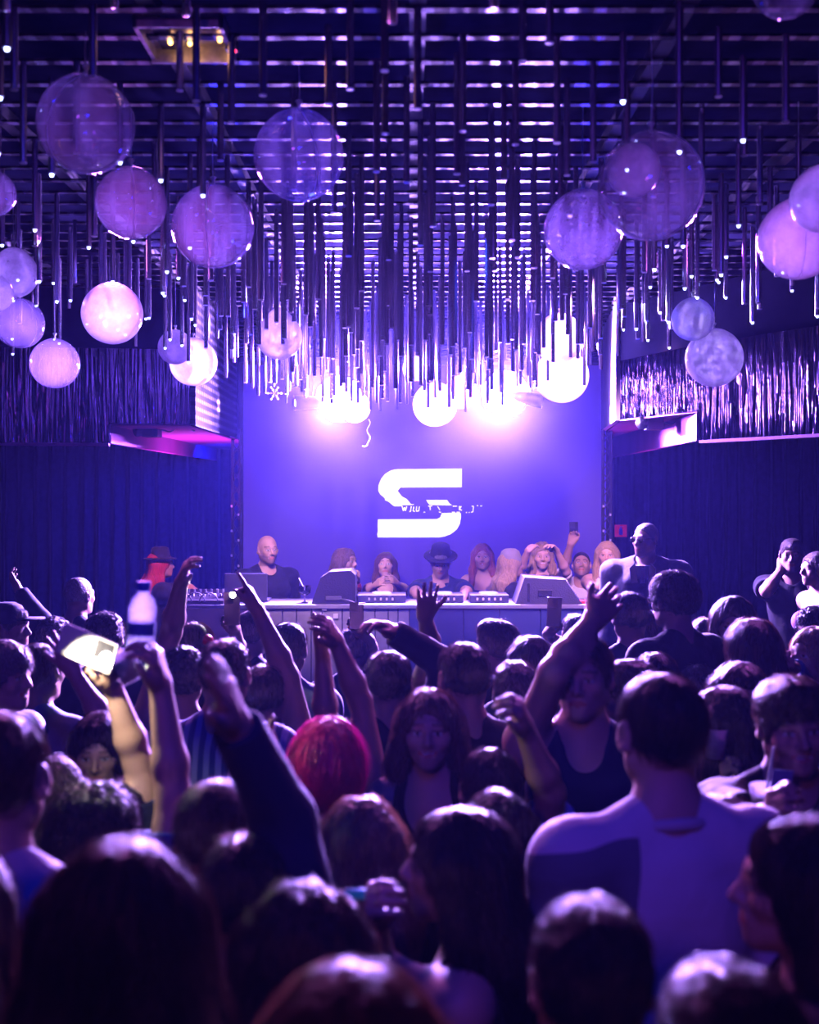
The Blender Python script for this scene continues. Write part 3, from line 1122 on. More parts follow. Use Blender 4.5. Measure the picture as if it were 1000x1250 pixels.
def build_screen():
    """LED wall showing the pale S mark with a torn line of broken lettering through it."""
    root = empty('led_screen', (.135, 10.62, 0), 0, 'tall violet LED wall behind the booth showing a pale S mark', 'screen')
    led = mat('led_violet', (.02, .015, .05), rough=.5, emit=(.085, .035, .62), estr=.55)
    MB().box((-1.62, 0, .1), (1.62, .08, 3.28)).build('display', led, root)
    MB().box((-1.66, -.02, 0), (-1.62, .1, 3.3)).box((1.62, -.02, 0), (1.66, .1, 3.3)).box((-1.62, -.02, 0), (1.62, .1, .1)).box((-1.62, -.02, 3.28), (1.62, .1, 3.32)).build(
        'frame', mat('black_metal', (.015, .015, .02), rough=.4, metal=.6), root)
    s = FPX / 10.6

    def P(zx, zy):     # zoomed crop (440,560)-(600,670) at 6.25x -> local x, z
        px, py = 440 + zx / 6.25, 560 + zy / 6.25
        return ((px - 500) / s - .135, CAMH + (HZ - py) / s)
    white = mat('led_white', (.8, .8, .82), rough=.5, emit=(.86, .88, .95), estr=.95)
    up = [(775, 75), (775, 217), (305, 219), (283, 245), (318, 290), (352, 306), (385, 345), (412, 348), (405, 352), (318, 354), (318, 362), (258, 363), (212, 325),
          (190, 318), (186, 300), (152, 272), (137, 245), (138, 205), (160, 150), (190, 115), (235, 88), (280, 80)]
    lo = [(135, 463), (585, 461), (610, 448), (622, 415), (700, 413), (768, 416), (768, 450), (758, 500), (735, 540), (690, 575), (640, 594), (600, 600), (132, 600), (128, 575), (134, 555), (132, 500)]
    mid = [(502, 315), (662, 315), (678, 338), (700, 356), (530, 352), (515, 335)]
    m = MB()
    for poly in (up, lo, mid):
        m.prism([P(*q) for q in poly][::-1], -.006, 0)
    g = random.Random(4)
    # broken letters W J C U . . T S . . F K . J
    def bar(x0, y0, x1, y1, w=7):
        a, b = Vector((*P(x0, y0), 0)), Vector((*P(x1, y1), 0))
        ww = w / 6.25 / s / 2
        d = (b - a).normalized()
        nn = Vector((-d.y, d.x, 0)) * ww
        m.prism([(q.x, q.y) for q in (a + nn, b + nn, b - nn, a - nn)], -.006, 0)
    for seg in (((318, 362), (328, 398)), ((328, 398), (336, 370)), ((336, 370), (344, 398)), ((344, 398), (354, 362)),
                ((388, 362), (384, 400)), ((384, 402), (374, 402)), ((408, 366), (402, 398)), ((402, 398), (416, 402)), ((430, 364), (426, 396)), ((426, 400), (446, 398)), ((446, 398), (450, 364)),
                ((482, 408), (496, 408)), ((518, 362), (548, 360)), ((532, 362), (534, 392)), ((590, 364), (600, 380)), ((600, 380), (608, 392)),
                ((705, 362), (738, 362)), ((756, 360), (756, 394)), ((758, 378), (772, 362)), ((758, 378), (774, 396)), ((806, 410), (814, 410)), ((828, 410), (834, 410)),
                ((850, 362), (864, 362)), ((864, 362), (860, 404)), ((860, 406), (846, 408)), ((735, 408), (760, 408)), ((700, 408), (722, 408)), ((600, 406), (616, 410)), ((890, 358), (900, 358)), ((916, 360), (930, 360))):
        bar(*seg[0], *seg[1])
    m.build('logo', white, root)


def build_posts():
    for px, nm, lab in ((289, 0, 'slim black truss post beside the screen edge nearer the red-haired woman'), (741, 1, 'drilled black truss post beside the red extinguisher sign')):
        p = W(px, 600, FPX / 10.46)
        r = empty('truss_post', (p.x, p.y, 0), 0, lab, 'post')
        m = MB()
        for sx in (-.035, .035):
            for sy in (-.035, .035):
                m.tube((sx, sy, .02), (sx, sy, 2.7), .009, seg=8)
        m.build('post_tubes', mat('truss_metal', (.05, .05, .06), rough=.35, metal=.8), r)
        m = MB()
        for i in range(22):
            z = .1 + i * .118
            for (a, b) in (((-.035, -.035), (.035, -.035)), ((.035, -.035), (.035, .035)), ((.035, .035), (-.035, .035)), ((-.035, .035), (-.035, -.035))):
                m.tube((a[0], a[1], z), (b[0], b[1], z + .105), .005, seg=6)
        m.build('lattice', MATS['truss_metal'], r)
        MB().box((-.12, -.12, 0), (.12, .12, .02), .004).build('base_plate', MATS['truss_metal'], r)
        m = MB()
        for i in range(9):
            z = 1.15 + i * .11 + .02 * math.sin(i * 3)
            m.box((-.045 + .06 * (i % 2), -.052, z), (-.03 + .06 * (i % 2), -.046, z + .02))
        m.build('clip', mat('lit_dot_grey', (.5, .5, .55), rough=.4), r)  # pale squares drawn for the lit dots of the drilled holes


def build_booth():
    y0, y1, zt = 9.0, 9.5, CAMH - 1.29 + .43
    zt = CAMH + (HZ - 738) / FPX * 9.0
    xl, xr = (212 - 500) / FPX * 9.0, (722 - 500) / FPX * 9.0
    r = empty('dj_booth', ((xl + xr) / 2, 9.25, 0), 0, 'long grey panelled DJ booth in front of the violet LED wall', 'booth')
    c = (xl + xr) / 2
    xl, xr = xl - c, xr - c
    MB().box((xl, -.23, 0), (xr, .25, zt - .03)).build('carcass', mat('booth_black', (.015, .015, .03), rough=.3), r)
    MB().box((xl - .02, -.27, zt - .03), (xr + .02, .27, zt), .006).build('counter_top', mat('counter_edge', (.25, .25, .32), rough=.25, noise=.1), r)
    x = (305 - 500) / FPX * 9.0 - c
    xs = [304, 322, 345, 362, 380, 393, 418, 434, 458, 474, 486, 500]
    gm = mat('booth_panel_grey', (.30, .29, .33), rough=.55, noise=.18, nscale=5)
    for a, b in zip(xs, xs[1:]):
        MB().box(((a - 499.4) / FPX * 9 - c, -.25, .04), ((b - 500.6) / FPX * 9 - c, -.23, zt - .035), .003).build('front_panel', gm, r)
    xs = [500, 522, 566, 610, 660, 720]
    bm_ = mat('booth_panel_gloss', (.03, .05, .16), rough=.28, noise=.2, nscale=3)
    for a, b in zip(xs, xs[1:]):
        MB().box(((a - 499.6) / FPX * 9 - c, -.25, .04), ((b - 500.4) / FPX * 9 - c, -.23, zt - .035), .003).build('front_panel', bm_, r)
    hm = mat('panel_handle', (.7, .7, .72), rough=.3)
    for px, py in ((382, 757), (410, 752), (432, 750), (396, 742)):
        MB().box(((px - 503) / FPX * 9 - c, -.262, CAMH + (HZ - py - 3) / FPX * 9), ((px - 497) / FPX * 9 - c, -.25, CAMH + (HZ - py + 3) / FPX * 9), .003).build('latch', hm, r)

    blk = mat('gear_black', (.012, .012, .016), rough=.45, bump=.15, bscale=90)
    gre = mat('gear_grey', (.09, .09, .12), rough=.5, noise=.1)
    wht = mat('gear_mark', (.75, .75, .78), rough=.4)

    def B(px, Z, z=zt):
        return Vector(((px - 500) / FPX * Z, Z, z))
    # mixing desk with cables on the left end of the booth
    p = B(246, 9.2)
    d = empty('mixing_desk', p, 0, 'low black mixing desk with faders and looped leads on the booth end', 'mixer')
    MB().prism([(-.2, 0), (.2, 0), (.2, .085), (-.2, .03)], -.2, .2, axis='x').build('housing', blk, d)
    for i in range(9):
        x = -.17 + i * .042
        MB().box((x - .008, -.12, .055), (x + .008, -.1, .075), .002).build('fader', wht, d)
    for i in range(8):
        x = -.16 + i * .045
        MB().tube((x, .08, .06), (x, .08, .095), .009).build('knob', wht, d)
    for i in range(3):
        x = -.11 + i * .1
        pts = [(x + .07 * math.cos(q), -.2, .02 + .07 * math.sin(q)) for q in np.linspace(0, PI, 9)]
        MB().path(pts, .005, 6).build('cable', gre, d, smooth=True)
    # laptop seen from behind
    p = B(303, 9.3)
    d = empty('laptop', p, 0, 'open laptop with dark lid facing the crowd in front of bald man', 'laptop')
    MB().box((-.17, -.11, 0), (.17, .12, .018), .004).build('keyboard_base', gre, d)
    MB().box((-.165, -.135, .015), (.165, -.122, .225), .005).build('lid', mat('laptop_lid', (.05, .05, .08), rough=.3), d)
    # cocktail glass
    p = B(372, 9.15)
    d = empty('cocktail_glass', p, 0, 'stemmed cocktail glass with straw standing on the booth by dark monitor speaker', 'glass')
    MB().lathe([(0, 0), (.03, 0), (.03, .004), (.005, .008), (.005, .05), (.045, .075), (.05, .13), (.047, .13), (.042, .078), (0, .06)], seg=20).build('bowl', glass_mat(), d, smooth=True)
    MB().lathe([(0, .062), (.041, .08), (.045, .112), (0, .112)], seg=20).build('drink', mat('drink_pale', (.9, .85, .95), rough=.2, trans=.5), d, smooth=True)
    MB().tube((.01, 0, .08), (-.045, 0, .19), .004).build('straw', mat('straw_white', (.85, .85, .9), rough=.4), d)
    # monitor wedges
    for px, Z, lab, kind in ((409, 9.22, 'black floor monitor speaker lying back to crowd beside cocktail glass', 0), (668, 9.2, 'grey wedge monitor speaker with side grille on booth end', 1)):
        d = empty('monitor_speaker', B(px, Z), 0, lab, 'speaker')
        if kind == 0:
            MB().prism([(-.17, 0), (.17, 0), (.165, .22), (.13, .255), (-.03, .245), (-.1, .2)], -.17, .17).build('cabinet', blk, d)
            MB().box((-.06, -.182, .03), (.06, -.17, .06), .004).build('rear_plate', gre, d)
            MB().path([(.05, -.19, .04), (.12, -.22, .03), (.17, -.2, .008), (.24, -.16, .006)], .006, 6).build('cable', gre, d, smooth=True)
        else:
            MB().prism([(-.26, 0), (.25, 0), (.12, .185), (-.19, .205)], -.17, .17).build('cabinet', mat('wedge_grey', (.045, .045, .075), rough=.5, bump=.2, bscale=120), d)
            q = MB()
            for i in range(14):
                t_ = i / 13
                x = .125 + .12 * t_
                q.box((x - .003, -.15, .183 - .178 * t_ - .004), (x + .006, .15, .183 - .178 * t_ + .003))
            q.build('grille', gre, d)
            MB().box((-.09, -.178, .06), (.02, -.17, .11), .004).box((-.17, -.178, .02), (-.15, -.17, .16), .002).build('handle_recess', blk, d)
    # media players and mixer in front of the DJ
    for px, w, lab, nm in ((466, .19, 'flat black deck in front of woman with clasped hands', 'media_player'), (540, .16, 'black DJ mixer under the hands of the man in brimmed hat', 'dj_mixer'), (596, .15, 'flat black deck in front of copper-haired woman', 'media_player')):
        d = empty(nm, B(px, 9.28), 0, lab, 'deck')
        MB().box((-w, -.15, 0), (w, .15, .06), .006).build('housing', blk, d)
        MB().lathe([(0, .075), (.07, .075), (.08, .06)], (0, -.02, 0), 24).build('jog_wheel', gre, d, smooth=True)
        for i in range(5):
            MB().box((-.1 + i * .045, -.156, .02), (-.085 + i * .045, -.15, .04)).build('button', wht, d)
    # small red lit box beside wedge
    d = MB().box((-.035, -.05, 0), (.035, .05, .022), .004).build('ashtray', mat('red_plastic', (.8, .04, .03), rough=.3, trans=.2), loc=B(714, 9.1))
    tag(d, 'small red dish on the booth beside the grey wedge speaker', 'dish')
    # red extinguisher sign on the curtain
    p = W(758, 648, FPX / 12.93)
    d = empty('fire_sign', p, 0, 'square red fire extinguisher sign on the dark curtain above blonde woman', 'sign')
    h = .066
    MB().box((-h, 0, -h), (h, .01, h), .003).build('plate', mat('sign_red', (.75, .02, .09), rough=.4, emit=(.9, .03, .15), estr=.25), d)
    m = MB()
    m.prism([(-.02, -.045), (.02, -.045), (.02, .012), (.012, .025), (.012, .035), (-.012, .035), (-.012, .025), (-.02, .012)], -.004, 0)
    m.prism([(-.012, .038), (.025, .046), (.025, .052), (-.012, .046)], -.004, 0)
    m.build('symbol', mat('sign_white', (.85, .75, .8), rough=.5), d)


def glass_mat():
    return mat('clear_glass', (.95, .95, 1), rough=.03, trans=1.0)


def par_can(px, py, Z, aim, lab, r=.11, on=None, power=0, angle=120, col=(1, 1, 1), blend=.6, lens_strength=40):
    p = W(px, py, FPX / Z)
    root = empty('stage_light', p, 0, lab, 'stage light', 'stage lights over the booth')
    d = (Vector(aim) - p).normalized()
    q = Vector((0, 0, 1)).rotation_difference(d)
    M = q.to_matrix().to_4x4()
    m = MB().lathe([(0, -.24), (.6 * r, -.23), (.85 * r, -.15), (r, -.02), (r * 1.04, .02), (r * .98, .02), (r * .95, -.01)], seg=24)
    o = m.build('housing', mat('fixture_black', (.01, .01, .012), rough=.4), root, smooth=True)
    o.matrix_local = M
    m = MB().lathe([(0, .012), (r * .5, .008), (r * .94, -.004), (0, -.006)], seg=24)
    o = m.build('lens', mat('lens_%d' % lens_strength, (.8, .8, .9), rough=.2, emit=on or col, estr=lens_strength), root, smooth=True)
    o.matrix_local = M
    m = MB()
    top = CEIL - p.z
    m.path([(-r - .02, 0, 0), (-r - .02, 0, r + .05), (0, 0, r + .08), (r + .02, 0, r + .05), (r + .02, 0, 0)], .008, 6)
    m.tube((0, 0, r + .07), (0, 0, top), .012)
    m.build('yoke', MATS['fixture_black'], root, smooth=True)
    if power:
        spot('lamp', p + d * .035, aim, power, angle, col, blend, r * .8)
    return root


def spot(nm, loc, aim, power, angle, col, blend=.5, size=.08):
    L = bpy.data.lights.new(nm, 'SPOT')
    L.energy = power
    L.color = col
    L.spot_size = math.radians(angle)
    L.spot_blend = blend
    L.shadow_soft_size = size
    o = bpy.data.objects.new(nm, L)
    o.location = loc
    o.rotation_euler = (Vector(aim) - Vector(loc)).to_track_quat('-Z', 'Y').to_euler()
    return link(o)


def balloon_mat(nm, dust_glow, tint=(.6, .5, 1.)):
    if nm in MATS:
        return MATS[nm]
    m = bpy.data.materials.new(nm)
    m.use_nodes = True
    nt = m.node_tree
    nt.nodes.clear()
    out = nd(nt, 'ShaderNodeOutputMaterial')
    tr = nd(nt, 'ShaderNodeBsdfTransparent')
    tr.inputs['Color'].default_value = (.93, .92, .97, 1)
    gl = nd(nt, 'ShaderNodeBsdfGlossy')
    gl.inputs['Roughness'].default_value = .06
    gl.inputs['Color'].default_value = (.9, .9, 1, 1)
    lw = nd(nt, 'ShaderNodeLayerWeight')
    lw.inputs['Blend'].default_value = .5
    pw = nd(nt, 'ShaderNodeMath', operation='POWER')
    pw.inputs[1].default_value = 3.5
    nt.links.new(lw.outputs['Facing'], pw.inputs[0])
    sc_ = nd(nt, 'ShaderNodeMath', operation='MULTIPLY_ADD')
    sc_.inputs[1].default_value = 1.0
    sc_.inputs[2].default_value = .05
    nt.links.new(pw.outputs[0], sc_.inputs[0])
    m1 = nd(nt, 'ShaderNodeMixShader')
    nt.links.new(sc_.outputs[0], m1.inputs[0])
    nt.links.new(tr.outputs[0], m1.inputs[1])
    nt.links.new(gl.outputs[0], m1.inputs[2])
    tl = nd(nt, 'ShaderNodeBsdfTranslucent')
    tl.inputs['Color'].default_value = (*tint, 1)
    df = nd(nt, 'ShaderNodeBsdfDiffuse')
    df.inputs['Color'].default_value = (*tint, 1)
    m0 = nd(nt, 'ShaderNodeMixShader')
    m0.inputs[0].default_value = .4
    nt.links.new(tl.outputs[0], m0.inputs[1])
    nt.links.new(df.outputs[0], m0.inputs[2])
    tc = nd(nt, 'ShaderNodeTexCoord')
    n = nd(nt, 'ShaderNodeTexNoise')
    n.inputs['Scale'].default_value = 22
    n.inputs['Detail'].default_value = 8
    n.inputs['Roughness'].default_value = .75
    nt.links.new(tc.outputs['Object'], n.inputs['Vector'])
    r = nd(nt, 'ShaderNodeMapRange')
    r.inputs['From Min'].default_value = .35
    r.inputs['From Max'].default_value = .7
    r.inputs['To Min'].default_value = dust_glow * .75
    r.inputs['To Max'].default_value = dust_glow * 1.25
    nt.links.new(n.outputs['Fac'], r.inputs['Value'])
    m2 = nd(nt, 'ShaderNodeMixShader')
    nt.links.new(r.outputs['Result'], m2.inputs[0])
    nt.links.new(m1.outputs[0], m2.inputs[1])
    nt.links.new(m0.outputs[0], m2.inputs[2])
    nt.links.new(m2.outputs[0], out.inputs['Surface'])
    MATS[nm] = m
    return m


BALLOONS = [  # px, py, radius px, px per metre, dustiness with painted glow, label, squash
    (105, 152, 59, 395, .16, 'largest clear balloon hanging high by the warm-lit ceiling hatch'),
    (160, 248, 43, 325, .17, 'clear balloon just below the largest one, knotted at its top'),
    (260, 277, 50, 318, .15, 'clear balloon between the knotted one and the high central one'),
    (365, 190, 55, 365, .18, 'clear balloon hanging alone high over the middle of the crowd'),
    (-8, 236, 27, 330, .2, 'clear balloon cut by the left edge of the photo, below the LED-tipped rods'),
    (17, 334, 29, 262, .28, 'violet-lit balloon with pinched knot, top of the cluster at the left edge'),
    (24, 395, 30, 240, .14, 'clearest balloon of the left-edge cluster, lowest of the three'),
    (-6, 358, 22, 280, .4, 'pale balloon half out of frame in the left-edge cluster'),
    (137, 383, 37, 250, .42, 'glowing dusty balloon with lit spot, above the small low one on the left'),
    (67, 444, 30, 222, .2, 'small balloon hanging lowest on the left, before the mirror panels'),
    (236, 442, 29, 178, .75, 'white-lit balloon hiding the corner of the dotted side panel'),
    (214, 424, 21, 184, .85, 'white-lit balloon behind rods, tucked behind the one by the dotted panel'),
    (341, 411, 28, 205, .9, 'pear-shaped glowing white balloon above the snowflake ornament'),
    (795, 228, 65, 390, .07, 'big clear balloon with a smaller balloon sealed inside'),
    (774, 208, 32, 391, .3, 'small frosted balloon held inside the big clear balloon'),
    (712, 281, 48, 330, .26, 'violet balloon overlapping the double balloon, knot under a rod'),
    (975, 292, 49, 335, .34, 'dusty violet balloon near the right edge, lower of a touching pair'),
    (1006, 243, 41, 370, .4, 'dusty balloon cut by the right edge, upper of a touching pair'),
    (960, -19, 41, 486, .12, 'balloon showing only its bottom at the top right corner'),
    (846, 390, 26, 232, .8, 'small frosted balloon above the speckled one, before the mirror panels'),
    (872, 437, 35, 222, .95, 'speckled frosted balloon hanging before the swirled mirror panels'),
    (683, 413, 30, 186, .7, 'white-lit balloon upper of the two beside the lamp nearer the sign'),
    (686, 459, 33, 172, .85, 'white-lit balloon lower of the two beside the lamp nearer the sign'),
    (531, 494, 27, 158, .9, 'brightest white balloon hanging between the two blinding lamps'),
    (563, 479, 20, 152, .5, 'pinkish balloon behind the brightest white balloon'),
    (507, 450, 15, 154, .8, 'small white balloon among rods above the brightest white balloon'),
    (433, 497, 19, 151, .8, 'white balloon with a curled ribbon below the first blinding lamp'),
]


def build_balloons():
    knot = mat('balloon_knot', (.75, .72, .85), rough=.3, trans=.3)
    for px, py, r, s, dust_glow, lab in BALLOONS:
        c = W(px, py, s)
        R = r / s
        dust_glow = dust_glow * 1.25 if dust_glow < .35 else dust_glow  # film value raised so the dimmer balloons look more brightly lit
        d = empty('balloon', c, random.uniform(0, 6), lab, 'balloon', 'bubble balloons hung from the ceiling')
        pear = 1.0 if 'pear' in lab else (.35 if 'pinched' in lab else .12)
        m = MB()
        prof = []
        for i in range(25):
            a = -PI / 2 + PI * i / 24
            rr, z = math.cos(a), math.sin(a)
            if z > .6:
                z += pear * ((z - .6) / .4) ** 2 * .3
                rr *= 1 - .22 * pear * (z - .6)
            prof.append((max(0, rr * R) if 0 < i < 24 else 0, z * R))
        m.lathe(prof, seg=40)
        tint = (1., .2, .32) if 'pinkish' in lab else ((.62, .5, 1.) if dust_glow < .35 else (.8, .74, 1.))
        m.build('envelope', balloon_mat('balloon_%d_%s' % (round(dust_glow * 100), 'p' if 'pinkish' in lab else 'v'), dust_glow, tint), d, smooth=True)
        zt = prof[-1][1]
        if 'inside' not in lab or 'held' not in lab:
            m = MB().lathe([(0, zt - .004), (.006, zt), (.004, zt + .012), (.012, zt + .026), (.007, zt + .03), (0, zt + .028)], seg=10)
            m.build('knot', knot, d, smooth=True)
            top = CEIL - c.z
            if top > zt + .04:
                MB().path([(0, 0, zt + .025), (.004, .003, (zt + top) / 2), (0, 0, top)], .0014, 5).build('string', mat('string_clear', (.5, .5, .6), rough=.4), d)
        # seam where the film panels are welded
        if R > .12:
            m = MB()
            pts = [(q[0] * 1.003 * math.cos(.8), q[0] * 1.003 * math.sin(.8), q[1]) for q in prof[2:-1]]
            m.path(pts, .0011, 5)
            m.build('seam', mat('seam_film', (.7, .65, .9), rough=.3), d, smooth=True)


def build_rods():
    alu = mat('rod_aluminium', (.42, .38, .5), rough=.27, metal=1.)
    capm = mat('rod_cap', (.55, .5, .62), rough=.5)
    tip = mat('led_tip', (.6, .7, 1), rough=.3, emit=(.45, .55, 1.0), estr=14)
    meshes = {}

    def rod_mesh(n):
        if n not in meshes:
            L = .06 + n * .03
            m = MB()
            m.tube((0, 0, -L), (0, 0, 0), .0118, seg=10)
            m.tube((0, 0, -L - .003), (0, 0, -L), .011, seg=10, mi=1)
            me = m.mesh('hanging_rod')
            me.materials.append(alu)
            me.materials.append(capm)
            meshes[n] = me
        return meshes[n]
    tipm = MB().sphere((0, 0, 0), .0068, 8).mesh('light_tip')
    tipm.materials.append(tip)
    cand = []
    g = random.Random(11)
    Y = 2.55
    while Y < 9.5:
        wx = .36 * Y + .15
        X = -wx
        step = .24 if Y < 4 else (.2 if Y < 5.5 else .16)
        while X < wx:
            x, y = X + g.uniform(-.045, .045), Y + g.uniform(-.06, .06)
            px = 500 + x / y * FPX
            cen = max(0., 1 - abs(px - 500) / 330)
            t = min(1, max(0, (y - 2.6) / 6.6))
            L = .12 + (.30 + .30 * cen) * min(1, t * 2.1) + g.uniform(-.12, .15) * (.3 + t)
            ymax = 9.45 if 245 < px < 748 else 7.6
            if px > 760:
                ymax = 7.6 - (px - 760) / 240 * 1.3
            keep = g.random() < (.82 if (cen > 0 and y > 5) or y < 4.2 else .62)
            if (x < -1.4 and y > 8.15) or (x > 1.42 and y > 8.7):
                keep = False
            if keep and y < ymax and L > .05:
                lit = (px < 250 and y > 3.2 and g.random() < .62) or (px > 760 and g.random() < .55)
                cand.append((x, y, max(0, min(25, round((L - .06) / .03))), lit, px))
            X += step
        Y += .225

    def clear(x, y, n):
        L = .06 + n * .03
        for px, py, r, s, dust_glow, lab in BALLOONS:
            c = W(px, py, s)
            if math.hypot(c.x - x, c.y - y) < r / s + .02 and CEIL - L < c.z + r / s * 1.2 + .04:
                return False
        for px, py, Z in LAMPS:
            c = W(px, py, FPX / Z)
            if math.hypot(c.x - x, c.y - y) < .16:
                return False
        return True
    cand = [c for c in cand if clear(c[0], c[1], c[2])]

    def size(c):
        L = .06 + c[2] * .03
        sc_ = FPX / c[1]
        top, bot = HZ - (CEIL - CAMH) * sc_, HZ - (CEIL - L - CAMH) * sc_
        vis = max(0, bot - max(0, top))
        if not (-5 < c[4] < 1005) or bot < 4:
            return -1
        return vis * sc_ + (4e4 if c[3] else 0)
    cand.sort(key=lambda c: -size(c))
    cand = [c for c in cand if size(c) > 0]
    top = cand[:296]
    for x, y, n, lit, px in top:
        o = bpy.data.objects.new('hanging_rod', rod_mesh(n))
        o.location = (x, y, CEIL)
        link(o)
        if lit:
            tag(o, 'slim metal rod hanging from the slatted ceiling with a lit blue-white tip', 'rod', 'hanging rods with lit tips')
            t = bpy.data.objects.new('light_tip', tipm)
            t.location = (0, 0, -.06 - n * .03 - .006)
            link(t, o)
        else:
            tag(o, 'plain unlit metal rod hanging from the slatted ceiling', 'rod', 'plain hanging rods')
    rest = cand[296:]
    m = MB()
    for x, y, n, lit, px in rest:
        L = .06 + n * .03
        m.tube((x, y, CEIL - L), (x, y, CEIL - .001), .0112, seg=8)
    o = m.build('rod_field', alu, smooth=True)
    tag(o, 'dense mass of further metal rods hanging over the booth', 'rods', None, 'stuff')
    print('rods', len(cand), len(rest))


LAMPS = [(414, 486, 9.9), (617, 480, 9.9), (362, 492, 9.6), (660, 489, 9.6)]
STAGE = (.41, .21, 1.)


def build_lamps():
    par_can(414, 486, 9.9, (-.55, 0, 1.4), 'blinding stage lamp over the booth with a ribboned balloon in front', r=.2, power=P_MAIN, angle=140, col=STAGE, lens_strength=60)
    par_can(617, 480, 9.9, (.6, 0, 1.4), 'blinding stage lamp over the booth between pink balloon and paired white balloons', r=.2, power=P_MAIN, angle=140, col=STAGE, lens_strength=60)
    par_can(362, 492, 9.6, (-3.6, 8.8, 2.72), 'small beam lamp throwing a violet beam at the dotted side panel', r=.06, power=5000, angle=11, col=(.9, .45, 1.), blend=.4, lens_strength=25)
    par_can(660, 489, 9.6, (3.2, 9.2, 2.45), 'small beam lamp half behind the paired white balloons', r=.06, power=2500, angle=11, col=(.8, .5, 1.), blend=.4, lens_strength=25)
    # spotlights bracketed on the balcony undersides (off)
    for px, py, Z, zc, lab in ((187, 524, 8.8, CAMH + .455, 'black spotlight bracketed under the balcony by the dotted panel'), (800, 515, 8.75, CAMH + .53, 'black spotlight bracketed under the balcony beside the swirled mirror film')):
        p = W(px, py, FPX / Z)
        d = empty('spotlight', (p.x, p.y, zc), 0, lab, 'spotlight')
        hgt = zc - p.z
        MB().box((-.07, -.08, -hgt - .06), (.05, .08, -hgt + .04), .008).build('housing', MATS['fixture_black'], d)
        MB().tube((-.07, 0, -hgt), (-.11, -.05, -hgt - .01), .045, .05, 16).build('barrel', MATS['fixture_black'], d, smooth=True)
        MB().tube((0, 0, -hgt), (0, 0, 0), .012).box((-.05, -.02, -.006), (.05, .02, 0)).build('bracket', MATS['fixture_black'], d)
        MB().path([(.05, 0, -hgt), (.12, .02, -hgt - .02), (.2, .03, -hgt + .03), (.3, .05, -.006)], .006, 6).build('cable', mat('cable_pale', (.6, .55, .7), rough=.5), d, smooth=True)
    # little ornaments under the rods
    p = W(335, 480, FPX / 9.3)
    d = empty('snowflake_ornament', p, 0, 'small hexagonal snowflake ornament hanging beside the small beam lamp', 'ornament')
    m = MB()
    for i in range(6):
        for rr in (.028, .052):
            m.sphere((rr * math.cos(i * PI / 3), 0, rr * math.sin(i * PI / 3)), .0085, 8)
        m.tube((0, 0, 0), (.052 * math.cos(i * PI / 3), 0, .052 * math.sin(i * PI / 3)), .003, seg=6)
    m.build('star', mat('ornament_white', (.7, .65, .85), rough=.3), d, smooth=True)
    MB().tube((0, 0, .05), (0, 0, CEIL - p.z), .0015, seg=5).build('string', MATS['string_clear'], d)
    p = W(447, 530, FPX / 9.55)
    m = MB().path([(.012 * math.sin(q * 2.2) + .02, .012 * math.cos(q * 2.2), .12 - .042 * q) for q in np.linspace(0, 5, 26)] + [(-.01, 0, -.1), (-.03, 0, -.095)], .0035, 6)
    o = m.build('curled_ribbon', mat('ribbon', (.8, .75, .9), rough=.35), smooth=True, loc=p)
    tag(o, 'curled pale ribbon dangling under the balloon by the first blinding lamp', 'ribbon')
    # warm hatch in the ceiling
    p = W(226, 44, FPX / 3.7)
    zc = CEIL
    d = empty('ceiling_hatch', (p.x, 3.72, zc), 0, 'open metal ceiling hatch with small warm bulbs inside, high beside largest balloon', 'ceiling light')
    wd, dp = .135, .14
    MB().box((-wd, -dp, .02), (wd, dp, .03)).box((-wd, -dp, -.02), (-wd + .012, dp, .03)).box((wd - .012, -dp, -.02), (wd, dp, .03)).box((-wd, -dp, -.02), (wd, -dp + .012, .03)).box((-wd, dp - .012, -.03), (wd, dp, .03)).build(
        'tray', mat('hatch_metal', (.5, .45, .5), rough=.38, metal=.8, noise=.3, nscale=30), d)
    for x, y in ((-.06, .05), (.0, .06), (.03, .0), (.1, .03)):
        MB().sphere((x, y, .005), .008, 10).build('bulb', mat('bulb_warm', (1, .6, .2), emit=(1, .5, .12), estr=9), d, smooth=True)
        L = bpy.data.lights.new('bulb_light', 'POINT')
        L.energy = .035
        L.color = (1, .5, .15)
        L.shadow_soft_size = .01
        q = bpy.data.objects.new('bulb_light', L)
        q.location = (p.x + x, 3.72 + y, zc - .012)
        link(q)
    p = W(283, 26, FPX / 3.75)
    d = empty('warning_lamp', (p.x, p.y, CEIL), 0, 'tiny amber and red lamp on the ceiling beside the metal hatch', 'lamp')
    MB().box((-.02, -.02, -.03), (.02, .02, 0), .003).build('housing', MATS['fixture_black'], d)
    MB().sphere((0, -.022, -.02), .008, 10).build('lens', mat('amber', (1, .3, .05), emit=(1, .3, .05), estr=10), d, smooth=True)
    MB().sphere((.012, -.012, -.034), .005, 10).build('indicator', mat('red_led', (1, .02, .02), emit=(1, .01, .02), estr=8), d, smooth=True)


